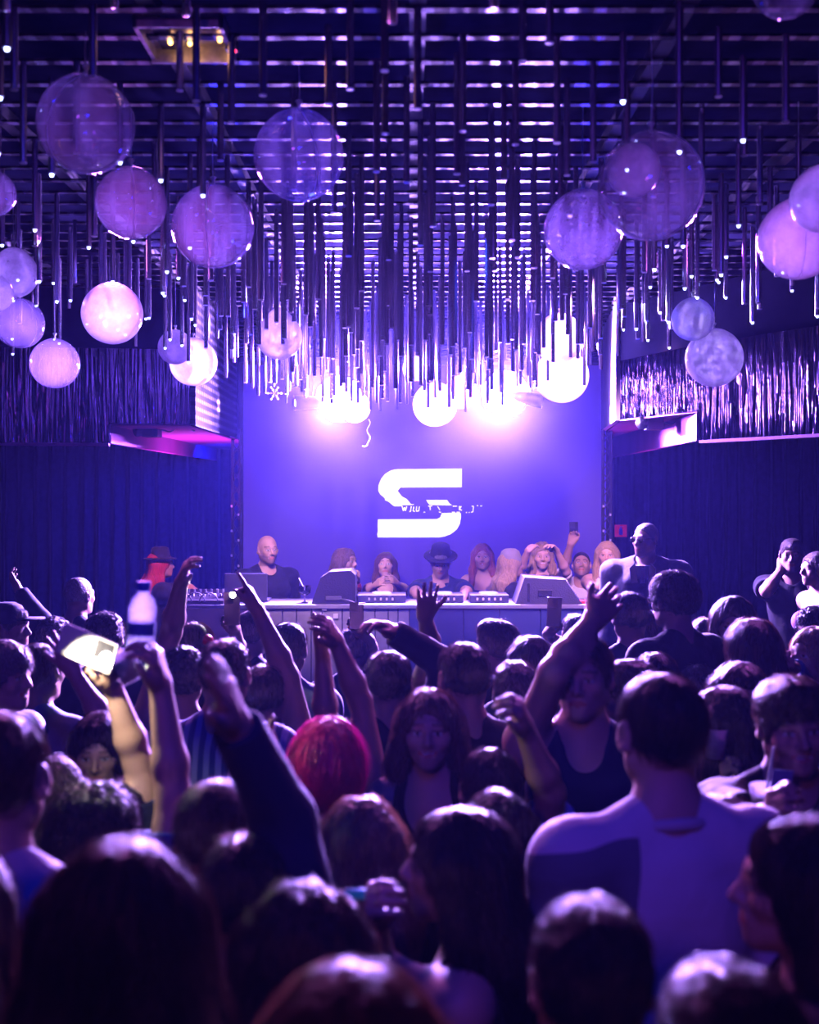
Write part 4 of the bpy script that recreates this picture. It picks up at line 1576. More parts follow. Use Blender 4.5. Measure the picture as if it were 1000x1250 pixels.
def build_world():
    w = bpy.data.worlds.new('world')
    SC.world = w
    w.use_nodes = True
    w.node_tree.nodes['Background'].inputs['Color'].default_value = (0, 0, 0, 1)
    w.node_tree.nodes['Background'].inputs['Strength'].default_value = 0
    m = bpy.data.materials.new('haze')
    m.use_nodes = True
    nt = m.node_tree
    nt.nodes.clear()
    out = nd(nt, 'ShaderNodeOutputMaterial')
    v = nd(nt, 'ShaderNodeVolumeScatter')
    v.inputs['Color'].default_value = (.22, .22, 1, 1)  # blue of the lamplit veil put into the scatter colour
    v.inputs['Density'].default_value = HAZE
    v.inputs['Anisotropy'].default_value = .55
    # thicker around the lamps, shaped to widen their halo
    gp = nd(nt, 'ShaderNodeNewGeometry')
    mp = nd(nt, 'ShaderNodeMapping')
    mp.inputs['Location'].default_value = tuple(-c / r for c, r in zip(CLOUD_C, CLOUD_R))
    mp.inputs['Scale'].default_value = tuple(1 / r for r in CLOUD_R)
    nt.links.new(gp.outputs['Position'], mp.inputs['Vector'])
    gr = nd(nt, 'ShaderNodeTexGradient', gradient_type='QUADRATIC_SPHERE')
    nt.links.new(mp.outputs['Vector'], gr.inputs['Vector'])
    ma = nd(nt, 'ShaderNodeMath', operation='MULTIPLY_ADD')
    ma.inputs[1].default_value = CLOUD
    ma.inputs[2].default_value = HAZE
    nt.links.new(gr.outputs['Fac'], ma.inputs[0])
    nt.links.new(ma.outputs[0], v.inputs['Density'])
    nt.links.new(v.outputs[0], out.inputs['Volume'])
    o = MB().box((-5.4, -2.4, -.3), (5.4, 13.6, CEIL + .6)).build('haze', m)
    tag(o, 'thin violet stage haze hanging through the whole hall', 'haze', None, 'stuff')


def build_lights():
    for args in LIGHTS:
        spot(*args)


def build_camera():
    c = bpy.data.cameras.new('camera')
    o = bpy.data.objects.new('camera', c)
    link(o)
    o.location = (0, 0, CAMH)
    o.rotation_euler = (PI / 2, 0, 0)
    c.sensor_fit = 'HORIZONTAL'
    c.sensor_width = 24
    c.lens = FPX / 1000 * 24
    c.shift_y = -25 / 1000
    c.clip_start = .05
    c.dof.use_dof = True
    c.dof.focus_distance = 7.5
    c.dof.aperture_fstop = FSTOP
    SC.camera = o
# ------------------------------------------------------------------ who stands where
BLACK, NAVY, WHITE, GREY = (.012, .012, .016), (.015, .02, .05), (.75, .74, .76), (.25, .25, .28)


def suit_front(root, hp_, C, zs, k, sw, dl, AR):
    m = MB()
    m.prism([(-.055, zs + .05), (.055, zs + .05), (.0, zs - .3)], .138, .15)
    m.build('shirt_front', mat('shirt_white', (.6, .6, .62), rough=.7, bump=.2), root)
    m = MB()
    m.prism([(-.016, zs + .035), (.016, zs + .035), (.012, zs + .005), (.026, zs - .27), (0, zs - .3), (-.026, zs - .27), (-.012, zs + .005)], .15, .158)
    m.build('tie', mat('tie_grey', (.35, .3, .4), rough=.5, bump=.2), root)
    for sg in (-1, 1):
        m = MB()
        m.prism([(sg * .055, zs + .07), (sg * .095, zs + .03), (sg * .085, zs - .06), (sg * .005, zs - .32), (sg * .03, zs - .1)], .142, .156)
        m.build('lapel', mat('lapel_black', (.02, .02, .025), rough=.45, bump=.2), root)


def strap(root, hp_, C, zs, k, sw, dl, AR):
    pts = [(sw * .55, .0, zs + .06), (sw * .35, -.12, zs - .02), (0, -.135, zs - .14), (-sw * .6, -.13, zs - .3), (-sw * .9, -.06, zs - .42)]
    MB().path(pts, .014, 8).build('bag_strap', cloth('strap_black', (.012, .012, .015)), root, smooth=True)


def red_tie(root, hp_, C, zs, k, sw, dl, AR):
    MB().sphere(hp_(.045, -.105, .05), .03, 12, scale=(1, .8, .75)).build('hair_clip', mat('clip_red', (.8, .02, .03), rough=.4, bump=.2), root, smooth=True)


def earring(root, hp_, C, zs, k, sw, dl, AR):
    MB().sphere(hp_(-.088, -.01, -.05), .009, 10, scale=(1, 1, 2.2)).build('earring', mat('earring', (.9, .85, .9), rough=.12, metal=1), root, smooth=True)


def chest_mark(root, hp_, C, zs, k, sw, dl, AR):
    m = MB()
    m.prism([(-.03, -.04), (.03, -.04), (.03, .02), (.018, .04), (-.018, .04), (-.03, .02)], -.002, .002)
    for i in range(3):
        m.box((-.024 + i * .018, .002, -.034), (-.012 + i * .018, .004, .015))
    o = m.build('chest_print', mat('print_blue', (.12, .3, .6), rough=.6, bump=.1), root)
    o.location = (-.07, .133, zs - .13)


def necklace(root, hp_, C, zs, k, sw, dl, AR):
    pts = [(.075 * math.sin(q), .035 + .095 * (1 - abs(q) / 1.6) ** .5, zs + .035 - .09 * math.cos(q * .98)) for q in np.linspace(-1.5, 1.5, 13)]
    MB().path(pts, .004, 6).build('necklace', mat('necklace_metal', (.8, .75, .8), rough=.2, metal=1), root, smooth=True)


def headphones(root, hp_, C, zs, k, sw, dl, AR):
    pts = [hp_(.1 * math.sin(q), -.02 - .03 * math.cos(q), -.01 + .13 * math.cos(q)) for q in np.linspace(-1.6, 1.6, 15)]
    MB().path(pts, .008, 8).build('headphone_band', mat('headphone', (.3, .28, .34), rough=.3), root, smooth=True)


QUEUE = []


def PP(label, px, top, s, **kw):
    QUEUE.append(dict(label=label, px=px, top=top, s=s, s0=s, **kw))


def resolve():
    """Step people a little nearer or farther along their sight lines until nobody stands inside anybody else."""
    for it in range(400):
        moved = 0
        for i, a in enumerate(QUEUE):
            for b in QUEUE[i + 1:]:
                za, zb = FPX / a['s'], FPX / b['s']
                dx = (a['px'] - 500) / a['s'] - (b['px'] - 500) / b['s']
                u = abs(dx) / .45
                if u >= 1:
                    continue
                need = .35 * math.sqrt(1 - u * u)
                dz = za - zb
                if abs(dz) >= need:
                    continue
                q = (need - abs(dz)) * .25 + .002
                sg = 1 if dz >= 0 else -1
                a['s'], b['s'] = FPX / (za + sg * q), FPX / (zb - sg * q)
                moved += 1
        for a in QUEUE:
            z0 = FPX / a['s0']
            z = FPX / a['s']
            lim = .17 * z0
            lo, hi = z0 - lim, z0 + lim
            if a['s0'] < 160 and a.get('booth', True):
                lo, hi = 9.8, 10.38
            elif a['s0'] < 182:
                lo, hi = z0 - .3, z0 + .3
            else:
                hi = min(hi, 8.62)
            a['s'] = FPX / min(max(z, lo), hi)
        if not moved:
            break
    print('resolve', it, moved)


def build_queue():
    resolve()
    for q in QUEUE:
        q = dict(q)
        q.pop('s0')
        build_person(**q)
        PEOPLE[q['key']]['s'] = q['s']


def S_(k):
    return PEOPLE[k]['s']


def A(e, w, t, n='away', pose='open', **kw):
    return dict(e=e, w=w, t=t, n=n, pose=pose, **kw)


def build_stage_people():
    PP('woman with long red hair in dark brimmed hat, turned away beside the mixing desk', 197, 668, 148, yaw=-62, sex='f', hair='long', hc='red', L=.36, hat='fedora', wear='tee', wc=NAVY,
       arms={'R': A((226, 716), (246, 726), (254, 731), n='down', pose='relaxed')}, key='redhair', front=False, skin='fair')
    PP('bald bearded man in black T-shirt standing by the open laptop', 327, 654, 147, yaw=-152, hair='bald', hc='black', beard=.8, wear='tee', wc=BLACK, build=1.12, skin='mid', key='bald')
    PP('woman with wavy fair hair in profile behind the black monitor speaker', 422, 667, 147, yaw=-120, sex='f', hair='wavy', hc='sand', L=.34, wear='tee', wc=(.6, .05, .08), skin='fair',
       arms={'R': A((424, 725), (436, 708), (440, 694), n='left', pose='curl')}, smile=.6, key='wavy')
    PP('woman in strappy dark top clasping her hands behind the decks', 471, 672, 142, yaw=178, hp=8, sex='f', hair='long', hc='chestnut', L=.3, wear='strap', wc=BLACK, skin='fair',
       arms={'R': A((450, 722), (459, 714), (470, 707), n='right', pose='curl', ed=-.1, wd=-.2), 'L': A((493, 722), (484, 712), (474, 704), n='left', pose='relaxed', ed=-.1, wd=-.2)}, key='clasp')
    PP('man in brimmed hat and navy polo leaning over the DJ mixer', 538, 664, 148, yaw=180, hp=-22, hair='short', hc='grey', hat='fedora', wear='tee', wc=(.03, .04, .12), skin='mid', beard=.35, lean=(0, .06), collar=(.05, .06, .16),
       arms={'R': A((507, 722), (520, 735), (532, 741), n='down', pose='relaxed', ed=-.15, wd=-.2), 'L': A((570, 722), (562, 736), (556, 742), n='down', pose='relaxed', ed=-.15, wd=-.2)}, extra=headphones, key='dj')
    PP('woman with long copper hair in black strapless top beside the DJ', 589, 662, 140, yaw=158, hy=18, sex='f', hair='long', hc='copper', L=.33, wear='strapless', wc=BLACK, skin='fair', smile=.3, key='copper')
    PP('person in pale beanie with wavy blond hair, facing away beside copper-haired woman', 625, 668, 147.8, yaw=-70, sex='f', hair='wavy', hc='blond', L=.2, hat='beanie', wear='tee', wc=BLACK, skin='fair', front=False, key='beanie')
    PP('blond woman in black top holding both hands on her head', 662, 660, 143, yaw=178, hp=-4, sex='f', hair='wavy', hc='blond', L=.3, wear='tank', wc=BLACK, skin='fair',
       arms={'R': A((634, 698), (645, 672), (658, 660), n='down', pose='relaxed', up=.6, ed=-.1), 'L': A((691, 698), (679, 672), (667, 660), n='down', pose='relaxed', up=.6, ed=-.1)}, smile=.3, key='handshead')
    PP('man in white T-shirt reaching up to film with a phone', 710, 673, 141, yaw=172, hp=14, hair='buzz', hc='black', wear='tee', wc=WHITE, skin='mid', beard=.3,
       arms={'R': A((689, 692), (697, 664), (702, 645), n='cam', pose='grip', up=.8)}, key='phoneup')
    PP('woman with long pale blond hair holding a red cup', 741, 659, 147.5, yaw=165, hy=5, sex='f', hair='long', hc='blond', L=.36, wear='tank', wc=BLACK, skin='fair', extra=necklace,
       arms={'R': A((720, 716), (730, 716), (740, 711), n='left', pose='grip', ed=-.1, wd=-.2), 'L': A((762, 716), (750, 718), (741, 713), n='right', pose='grip', ed=-.1, wd=-.2)}, key='redcup')
    PP('tall heavy man in dark suit, tie and sunglasses', 788, 638, 166, yaw=160, hy=-28, hair='buzz', hc='black', beard=.5, wear='jacket', wc=(.015, .015, .02), build=1.22, skin='dark', glasses='sun', extra=suit_front, key='suit')
    PP('man in black T-shirt with blue chest print covering his mouth with one hand', 967, 655, 168, yaw=160, hair='short', hc='brown', wear='tee', wc=BLACK, skin='fair', hp=-3,
       arms={'R': A((936, 722), (953, 697), (966, 682), n='away', pose='curl', ed=-.12)}, extra=chest_mark, key='mouth')
    PP('laughing woman in violet off-shoulder top, cut by the right edge', 995, 672, 178, yaw=105, sex='f', hair='long', hc='brown', L=.22, wear='strapless', wc=(.3, .15, .35), skin='fair', smile=1., front=False, key='offshoulder')


def build_crowd():
    # far rows
    PP('man with cropped hair and backlit ear, alone before the dark curtain', 97, 704, 205, yaw=-28, hair='buzz', hc='brown', wear='tee', wc=NAVY, skin='mid', key='cropped')
    PP('person in dark sleeves raising a bent hand at the left edge', 66, 748, 228, yaw=0, hair='curly', hc='black', wear='long', wc=NAVY, skin='mid',
       arms={'L': A((50, 757), (24, 722), (8, 696), n='right', pose='relaxed', up=.5)}, key='leftraise')
    PP('person in dark cap seen in profile at the left edge', 12, 732, 245, yaw=-95, hair='short', hc='brown', hat='cap', wear='tee', wc=GREY, skin='mid', beard=.5, key='cap')
    PP('older grey-haired person laughing, half out of frame at left edge', 4, 776, 345, yaw=-105, hair='curly', hc='grey', wear='tee', wc=WHITE, skin='fair', smile=1, key='older')
    PP('man in pale blue shirt with black bag strap across his back', 50, 784, 330, yaw=-22, hair='buzz', hc='brown', wear='tee', wc=(.35, .42, .6), skin='mid', extra=strap, key='strap')
    PP('dark-haired person whose head shows behind the raised water bottle', 128, 742, 265, yaw=10, hair='curly', hc='black', wear='tee', wc=NAVY, skin='mid', key='behindbottle')
    PP('person with red hair clip, in front of the mixing desk', 236, 756, 290, yaw=15, sex='f', hair='bun', hc='brown', wear='tee', wc=NAVY, skin='mid', extra=red_tie, key='redclip')
    PP('person with dark curls raising a hand towards the red-haired woman', 222, 783, 345, yaw=10, hair='curly', hc='black', wear='tank', wc=BLACK, skin='mid', key='curls',
       arms={'L': A((209, 772), (221, 712), (232, 674), n='right', pose='relaxed', up=1)})
    PP('person in striped blue shirt with short dark hair and raised phone light', 275, 776, 415, yaw=-8, hair='short', hc='black', skin='mid', wm=stripe_cloth('striped_shirt', (.06, .10, .3), (.45, .5, .75), 8.), key='stripes')
    PP('person holding up small phone with its light on, before the mixing desk', 262, 786, 285, yaw=0, hair='short', hc='brown', wear='tee', wc=NAVY, skin='fair', key='smallphone',
       arms={'R': A((290, 798), (287, 768), (284, 748), n='left', pose='grip', up=.5)})
    PP('man with backlit red ear and flicked-up hair near the laptop', 309, 743, 245, yaw=-30, hair='quiff', hc='brown', wear='tee', wc=NAVY, skin='fair', key='redear')
    PP('person with dark tousled hair pointing a finger high beside the booth', 322, 807, 372, yaw=5, hair='short', hc='black', wear='tank', wc=NAVY, skin='mid',
       arms={'R': A((352, 826), (314, 744), (292, 694), n='left', pose='point', up=1)}, key='pointing')
    PP('dark-haired man in lilac T-shirt below the cocktail glass', 352, 757, 288, yaw=-12, hair='short', hc='black', wear='tee', wc=(.4, .36, .5), skin='mid', key='lilac')
    PP('person behind pink bob raising both bare arms, one finger pointing', 412, 872, 422, yaw=0, hair='short', hc='black', wear='tank', wc=NAVY, skin='mid',
       arms={'L': A((398, 888), (394, 800), (380, 742), n='right', pose='point', up=1), 'R': A((440, 856), (410, 782), (392, 750), n='left', pose='relaxed', up=1)}, key='botharms')
    PP('small dark head under the phone raised at the grey booth panels', 430, 764, 245, yaw=0, hair='short', hc='brown', wear='tee', wc=NAVY, skin='mid', key='underphone',
       arms={'R': A((452, 790), (440, 768), (434, 752), n='left', pose='grip', up=.5)})
    PP('person in dark long sleeves bending one arm across above pink bob', 474, 790, 392, yaw=6, hair='short', hc='black', wear='long', wc=NAVY, skin='mid',
       arms={'R': A((544, 812), (478, 770), (440, 754), n='down', pose='relaxed', up=1)}, key='bentarm')
    PP('person raising an open hand in front of the DJ', 541, 792, 318, yaw=0, hair='short', hc='black', wear='tank', wc=NAVY, skin='mid', key='djhand',
       arms={'L': A((527, 795), (519, 752), (522, 716), n='away', pose='open', up=1)})
    PP('broad man with short hair and bare ear in the middle of the crowd', 566, 780, 408, yaw=14, hair='short', hc='black', wear='tee', wc=BLACK, skin='mid', key='broad', build=1.05)
    PP('man with lit quiff glancing sideways below copper-haired woman', 607, 754, 300, yaw=38, hair='quiff', hc='brown', wear='tee', wc=BLACK, skin='fair', key='quiff')
    PP('woman with smooth dark hair below the grey wedge speaker', 648, 772, 305, yaw=5, sex='f', hair='long', hc='brown', L=.24, wear='tee', wc=NAVY, skin='mid', key='smooth')
    PP('person with short dark hair just before the smooth-haired woman', 630, 803, 366, yaw=-8, hair='short', hc='brown', wear='tee', wc=NAVY, skin='mid', key='beforesmooth')
    PP('person filming with phone held up before the grey wedge speaker', 704, 747, 256, yaw=5, hair='short', hc='black', wear='tee', wc=NAVY, skin='fair', key='filming',
       arms={'L': A((692, 792), (668, 774), (679, 750), n='right', pose='grip', up=.3)})
    PP('man in dark tank top with bare arm stretched up to one side', 712, 776, 446, yaw=176, hy=-14, hair='buzz', hc='brown', wear='tank', wc=(.02, .03, .1), skin='fair', key='armman',
       arms={'R': A((676, 822), (724, 758), (757, 722), n='away', pose='flat', up=.9, ed=-.15)})
    PP('man with short dark hair and upright collar before the suited man', 769, 720, 272, yaw=8, hair='short', hc='black', wear='tee', wc=NAVY, skin='mid', collar=NAVY, key='collar')
    PP('tall curly-haired man in glasses with dark T-shirt, seen from behind', 822, 692, 298, yaw=32, hair='curly', hc='brown', wear='tee', wc=BLACK, skin='fair', glasses='clear', strands=1500, key='curlyglasses')
    PP('woman in profile between the collared man and curly man in glasses', 785, 741, 262, yaw=62, sex='f', hair='bun', hc='brown', wear='tee', wc=NAVY, skin='fair', key='between')
    PP('blond woman with drinking straw, behind long-haired woman', 862, 754, 262, yaw=165, hp=-12, sex='f', hair='long', hc='blond', L=.2, wear='tee', wc=NAVY, skin='fair', key='blondstraw')
    PP('brown-haired woman looking down, below the dark curtain', 895, 726, 272, yaw=172, hp=-15, hy=-10, sex='f', hair='long', hc='brown', L=.28, wear='tee', wc=NAVY, skin='fair', key='lookdown')
    PP('woman with long pink-lit hair seen from behind', 916, 751, 372, yaw=24, sex='f', hair='long', hc='chestnut', L=.36, wear='tee', wc=BLACK, skin='fair', strands=900, key='longpink', front=False)
    PP('woman with hair parted at centre smiling down beside the boy with fringe', 905, 806, 425, yaw=165, hy=10, hp=-8, hr=-8, sex='f', hair='long', hc='brown', L=.3, wear='tee', wc=(.04, .06, .2), skin='fair', smile=1, key='partedsmile')
    PP('smiling young man with dark fringe in black T-shirt holding a drink', 967, 823, 490, yaw=178, hr=5, hp=-4, hair='quiff', hc='brown', vol=1.5, strands=1600, wear='tee', wc=BLACK, skin='mid', smile=1, key='fringe',
       arms={'R': A((930, 1010), (948, 1000), (940, 975), n='right', pose='grip', ed=-.1, wd=-.2)})
    PP('woman with long black hair lifting a glass beside the boy with fringe', 877, 833, 438, yaw=62, sex='f', hair='long', hc='black', L=.34, wear='tee', wc=BLACK, skin='mid', key='liftglass',
       arms={'L': A((876, 1000), (888, 955), (878, 915), n='right', pose='grip', ed=-.05, wd=-.05)})
    PP('person in glasses and profile at the right edge below laughing woman', 997, 735, 245, yaw=112, hair='curly', hc='black', wear='tee', wc=(.05, .1, .3), skin='fair', glasses='clear', key='edgeglasses')
    PP('person with wavy fair hair and blue jacket at the right edge, holding a tablet', 992, 762, 300, yaw=118, sex='f', hair='wavy', hc='blond', L=.26, wear='long', wc=(.06, .16, .4), skin='fair', key='bluejacket',
       arms={'R': A((985, 845), (968, 815), (952, 806), n='up', pose='grip', ed=-.05, wd=-.1)})
    PP('person with dark curls in profile behind the man in white T-shirt', 768, 797, 398, yaw=66, hair='curly', hc='black', vol=.7, wear='tee', wc=BLACK, skin='mid', key='profilecurls')
    PP('man with cropped dark hair directly behind the man in white T-shirt', 801, 795, 392, yaw=-10, hair='buzz', hc='black', wear='tee', wc=NAVY, skin='mid', key='behindwhite')
    PP('person with flat dark hair beside the head of the man in white T-shirt', 853, 808, 350, yaw=-5, hair='short', hc='black', wear='tee', wc=BLACK, skin='mid', key='flathair')
    # middle rows
    PP('woman with black hair looking down beside the warm-lit forearm', 121, 868, 430, yaw=172, hy=14, hp=-12, sex='f', hair='long', hc='black', L=.34, wear='tee', wc=BLACK, skin='fair', key='lookdownleft',
       arms={'R': A((130, 884), (88, 818), (68, 766), n='away', pose='spread', up=1, ed=-.1)})
    PP('person behind the dark afro lifting a shining phone in a warm-lit hand', 150, 948, 536, yaw=0, hair='short', hc='black', wear='tee', wc=NAVY, skin='fair', key='flashphone',
       arms={'R': A((168, 930), (138, 838), (126, 786), n='left', pose='grip', up=1)})
    PP('person with dark afro and patterned sleeve lifting a water bottle', 114, 944, 600, yaw=0, hair='afro', hc='black', vol=.8, wm=patch_cloth('patterned_sleeve', (.02, .02, .05), (.08, .12, .32), 22.), skin='mid', strands=1800, key='afro',
       arms={'R': A((212, 972), (196, 836), (183, 770), n='left', pose='curl', up=1)})
    PP('person with dark hair low between left-edge man and dark afro', 66, 918, 520, yaw=5, sex='f', hair='long', hc='brown', L=.25, wear='tee', wc=BLACK, skin='mid', key='between_left')
    PP('short-haired person with warm-lit crown below the striped shirt', 266, 945, 615, yaw=-5, hair='short', hc='brown', wear='tee', wc=NAVY, skin='mid', key='warmcrown')
    PP('person with vivid pink bob wig seen from behind', 400, 870, 478, yaw=0, sex='f', hair='bob', hc='pink', wear='strap', wc=BLACK, skin='fair', strands=700, key='pinkbob',
       arms={'L': A((350, 1000), (336, 930), (322, 872), n='right', pose='open', up=.2)})
    PP('smiling woman with long fair hair turned towards the camera', 524, 838, 448, yaw=168, hy=8, sex='f', hair='long', hc='chestnut', L=.34, wear='strap', wc=BLACK, skin='fair', smile=1, strands=900, key='smiling', front=False)
    PP('man with cropped hair in bright blue T-shirt reaching up', 598, 911, 470, yaw=4, hair='buzz', hc='black', wear='tee', wc=(.06, .14, .6), skin='mid', key='bluetee',
       arms={'R': A((672, 968), (640, 888), (628, 842), n='left', pose='curl', up=.8)})
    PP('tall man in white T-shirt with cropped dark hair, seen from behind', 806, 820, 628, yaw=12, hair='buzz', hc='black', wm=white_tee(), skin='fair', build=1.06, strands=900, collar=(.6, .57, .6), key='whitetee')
    PP('woman in profile with long black hair drawing on a blue vape', 556, 978, 640, yaw=78, sex='f', hair='long', hc='black', L=.36, wear='strap', wc=BLACK, skin='fair', front=False, strands=1200, key='vaper',
       arms={'L': A((450, 1170), (462, 1112), (446, 1084), n='right', pose='pinch', ed=-.05, wd=0)})
    PP('woman with black hair bowing her head behind the vaping woman', 611, 964, 545, yaw=188, hp=-20, hr=4, sex='f', hair='long', hc='black', L=.34, wear='tee', wc=BLACK, skin='fair', key='bowing')
    PP('fair-haired person with bright earring below the pink bob', 440, 963, 565, yaw=12, sex='f', hair='long', hc='sand', L=.2, wear='tee', wc=BLACK, skin='fair', extra=earring, strands=700, key='earring', front=False)
    PP('person with dark hair and long dark sleeve raised, below warm-lit crown', 300, 1011, 660, yaw=0, hair='short', hc='black', wear='long', wc=(.015, .02, .06), skin='mid', strands=700, key='darksleeve',
       arms={'R': A((346, 1000), (288, 884), (262, 806), n='left', pose='flat', up=1)})
    PP('dark head in the shade beside the man in white T-shirt', 880, 962, 545, yaw=10, sex='f', hair='long', hc='black', L=.3, wear='tee', wc=BLACK, skin='mid', key='shade')
    # nearest rows
    PP('man with cropped hair in pale top at the left edge, rim-lit neck', 2, 866, 640, yaw=-6, hair='buzz', hc='brown', wear='tee', wc=(.55, .5, .55), skin='mid', strands=500, key='leftedge')
    PP('person in flower-print top cut by the left edge, head out of frame', -62, 1010, 760, yaw=0, sex='f', hair='long', hc='brown', L=.3, wm=patch_cloth('flower_print', (.7, .62, .66), (.03, .03, .06), 17.), skin='fair', key='flowers')
    PP('nearest woman with long brown hair rim-lit on both sides, seen from behind', 152, 1014, 835, yaw=0, sex='f', hair='long', hc='brown', L=.5, vol=1.28, wear='tee', wc=BLACK, skin='fair', strands=4200, key='nearlong')
    PP('woman with fuzzy wavy brown hair seen from behind, before the vaping woman', 372, 1070, 830, yaw=0, sex='f', hair='wavy', hc='brown', L=.44, vol=1.15, wear='tee', wc=BLACK, skin='fair', strands=4200, key='nearwavy')
    PP('woman with parted glossy hair cut by the bottom edge of the photo', 430, 1166, 985, yaw=0, sex='f', hair='long', hc='chestnut', L=.42, vol=1.15, wear='tee', wc=BLACK, skin='fair', strands=4200, part=1., key='nearparted')
    PP('man with short dark hair and lit ear tips, below the man in white', 722, 1090, 880, yaw=0, hair='short', hc='black', wear='tee', wc=BLACK, skin='mid', strands=2200, key='nearman')
    PP('woman in profile with long dark hair at the right edge', 975, 988, 760, yaw=76, sex='f', hair='long', hc='black', L=.4, wear='tee', wc=(.05, .03, .05), skin='fair', front=False, strands=2500, key='rightprofile')
    PP('person with blue-lit dark hair cut by the bottom edge, beside the woman in profile', 892, 1168, 985, yaw=0, hair='short', hc='black', wear='tee', wc=BLACK, skin='mid', strands=2200, key='nearblue')


def white_tee():
    """Pale T-shirt with a grey-green panel and folds across the back."""
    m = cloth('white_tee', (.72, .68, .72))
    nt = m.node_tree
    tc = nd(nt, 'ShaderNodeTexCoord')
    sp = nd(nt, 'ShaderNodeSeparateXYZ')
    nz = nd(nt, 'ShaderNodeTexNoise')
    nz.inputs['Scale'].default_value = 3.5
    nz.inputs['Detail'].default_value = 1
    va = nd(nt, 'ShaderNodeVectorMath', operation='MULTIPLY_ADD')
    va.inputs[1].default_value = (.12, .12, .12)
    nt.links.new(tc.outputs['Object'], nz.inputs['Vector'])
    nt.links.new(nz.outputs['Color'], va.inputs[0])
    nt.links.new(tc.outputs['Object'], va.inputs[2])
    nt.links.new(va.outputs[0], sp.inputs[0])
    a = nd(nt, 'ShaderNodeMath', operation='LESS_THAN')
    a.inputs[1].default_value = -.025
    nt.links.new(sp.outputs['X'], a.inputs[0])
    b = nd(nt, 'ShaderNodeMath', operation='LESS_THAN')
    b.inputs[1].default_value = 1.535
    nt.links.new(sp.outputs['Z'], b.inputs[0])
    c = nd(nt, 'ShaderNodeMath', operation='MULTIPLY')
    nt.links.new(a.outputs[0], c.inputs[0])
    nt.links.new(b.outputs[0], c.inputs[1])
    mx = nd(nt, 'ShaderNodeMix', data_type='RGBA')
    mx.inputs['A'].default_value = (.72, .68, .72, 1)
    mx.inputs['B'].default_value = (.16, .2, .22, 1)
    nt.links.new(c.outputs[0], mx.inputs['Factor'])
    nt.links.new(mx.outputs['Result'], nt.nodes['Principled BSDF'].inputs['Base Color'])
    return m


# ------------------------------------------------------------------ things held in hands
def held(name, lab, cat, key, side, out=.085, up=0., tilt=(0, 0, 0), push=.0):
    """Empty in the grip of a person's hand: along the hand, then out of the palm."""
    p, d, e = PEOPLE[key]['arms'][side]
    c = np.array(p) + np.array(d) * out
    return empty(name, Vector(c) + Vector((0, -push, up)), 0, lab, cat)


def phone(lab, key, side, out=.1, up=.04, rz=0., rx=0., ry=0., flash=0., push=0., w=.038, h=.078, pale=False):
    d = held('phone', lab, 'phone', key, side, out, up, push=push)
    d.rotation_euler = (rx, ry, rz)
    MB().box((-w, -.0045, -h), (w, .0045, h), .004).build('case', mat('phone_case_pale', (.8, .78, .74), rough=.4) if pale else mat('phone_case', (.02, .02, .025), rough=.25), d)  # pale variant puts the torch glare into the case colour
    MB().box((-w + .004, .0043, -h + .004), (w - .004, .0052, h - .004)).build('display', mat('phone_glass', (.02, .03, .08), rough=.1, emit=(.1, .2, .7), estr=.3), d)
    m = MB()
    for dx, dz in ((-.022, .058), (-.022, .034), (-.002, .046)):
        m.tube((dx, -.0075, dz), (dx, -.0045, dz), .0085, seg=12)
    m.box((-.034, -.006, .022), (.01, -.0045, .072), .001)
    m.build('camera_bump', mat('lens_dark', (.05, .05, .06), rough=.1), d)
    if flash:
        MB().tube((.004, -.0085, .06), (.004, -.0045, .06), .017 if flash > 200 else .011, seg=12).build('torch', mat('torch_%d' % flash, (1, .95, .85), emit=(1, .93, .8), estr=flash), d)
    return d


def cup(name, lab, loc, r0, r1, h, m, liquid=None, straw=None, tiltv=(0, 0, 0), cat='cup'):
    d = empty(name, Vector(loc), 0, lab, cat)
    d.rotation_euler = tiltv
    MB().lathe([(0, 0), (r0, 0), (r1, h), (r1 - .0025, h), (r0 - .002, .004), (0, .004)], seg=24).build('wall', m, d, smooth=True)
    if liquid:
        z = h * .72
        r = r0 + (r1 - r0) * .72 - .003
        MB().lathe([(0, .006), (r0 - .004, .006), (r, z), (0, z)], seg=24).build('drink', liquid, d, smooth=True)
    if straw:
        MB().tube((-.01, 0, .01), (straw * .35, .01, h + .09), .0035).build('straw', mat('straw_white', (.85, .85, .9), rough=.4), d)
    return d


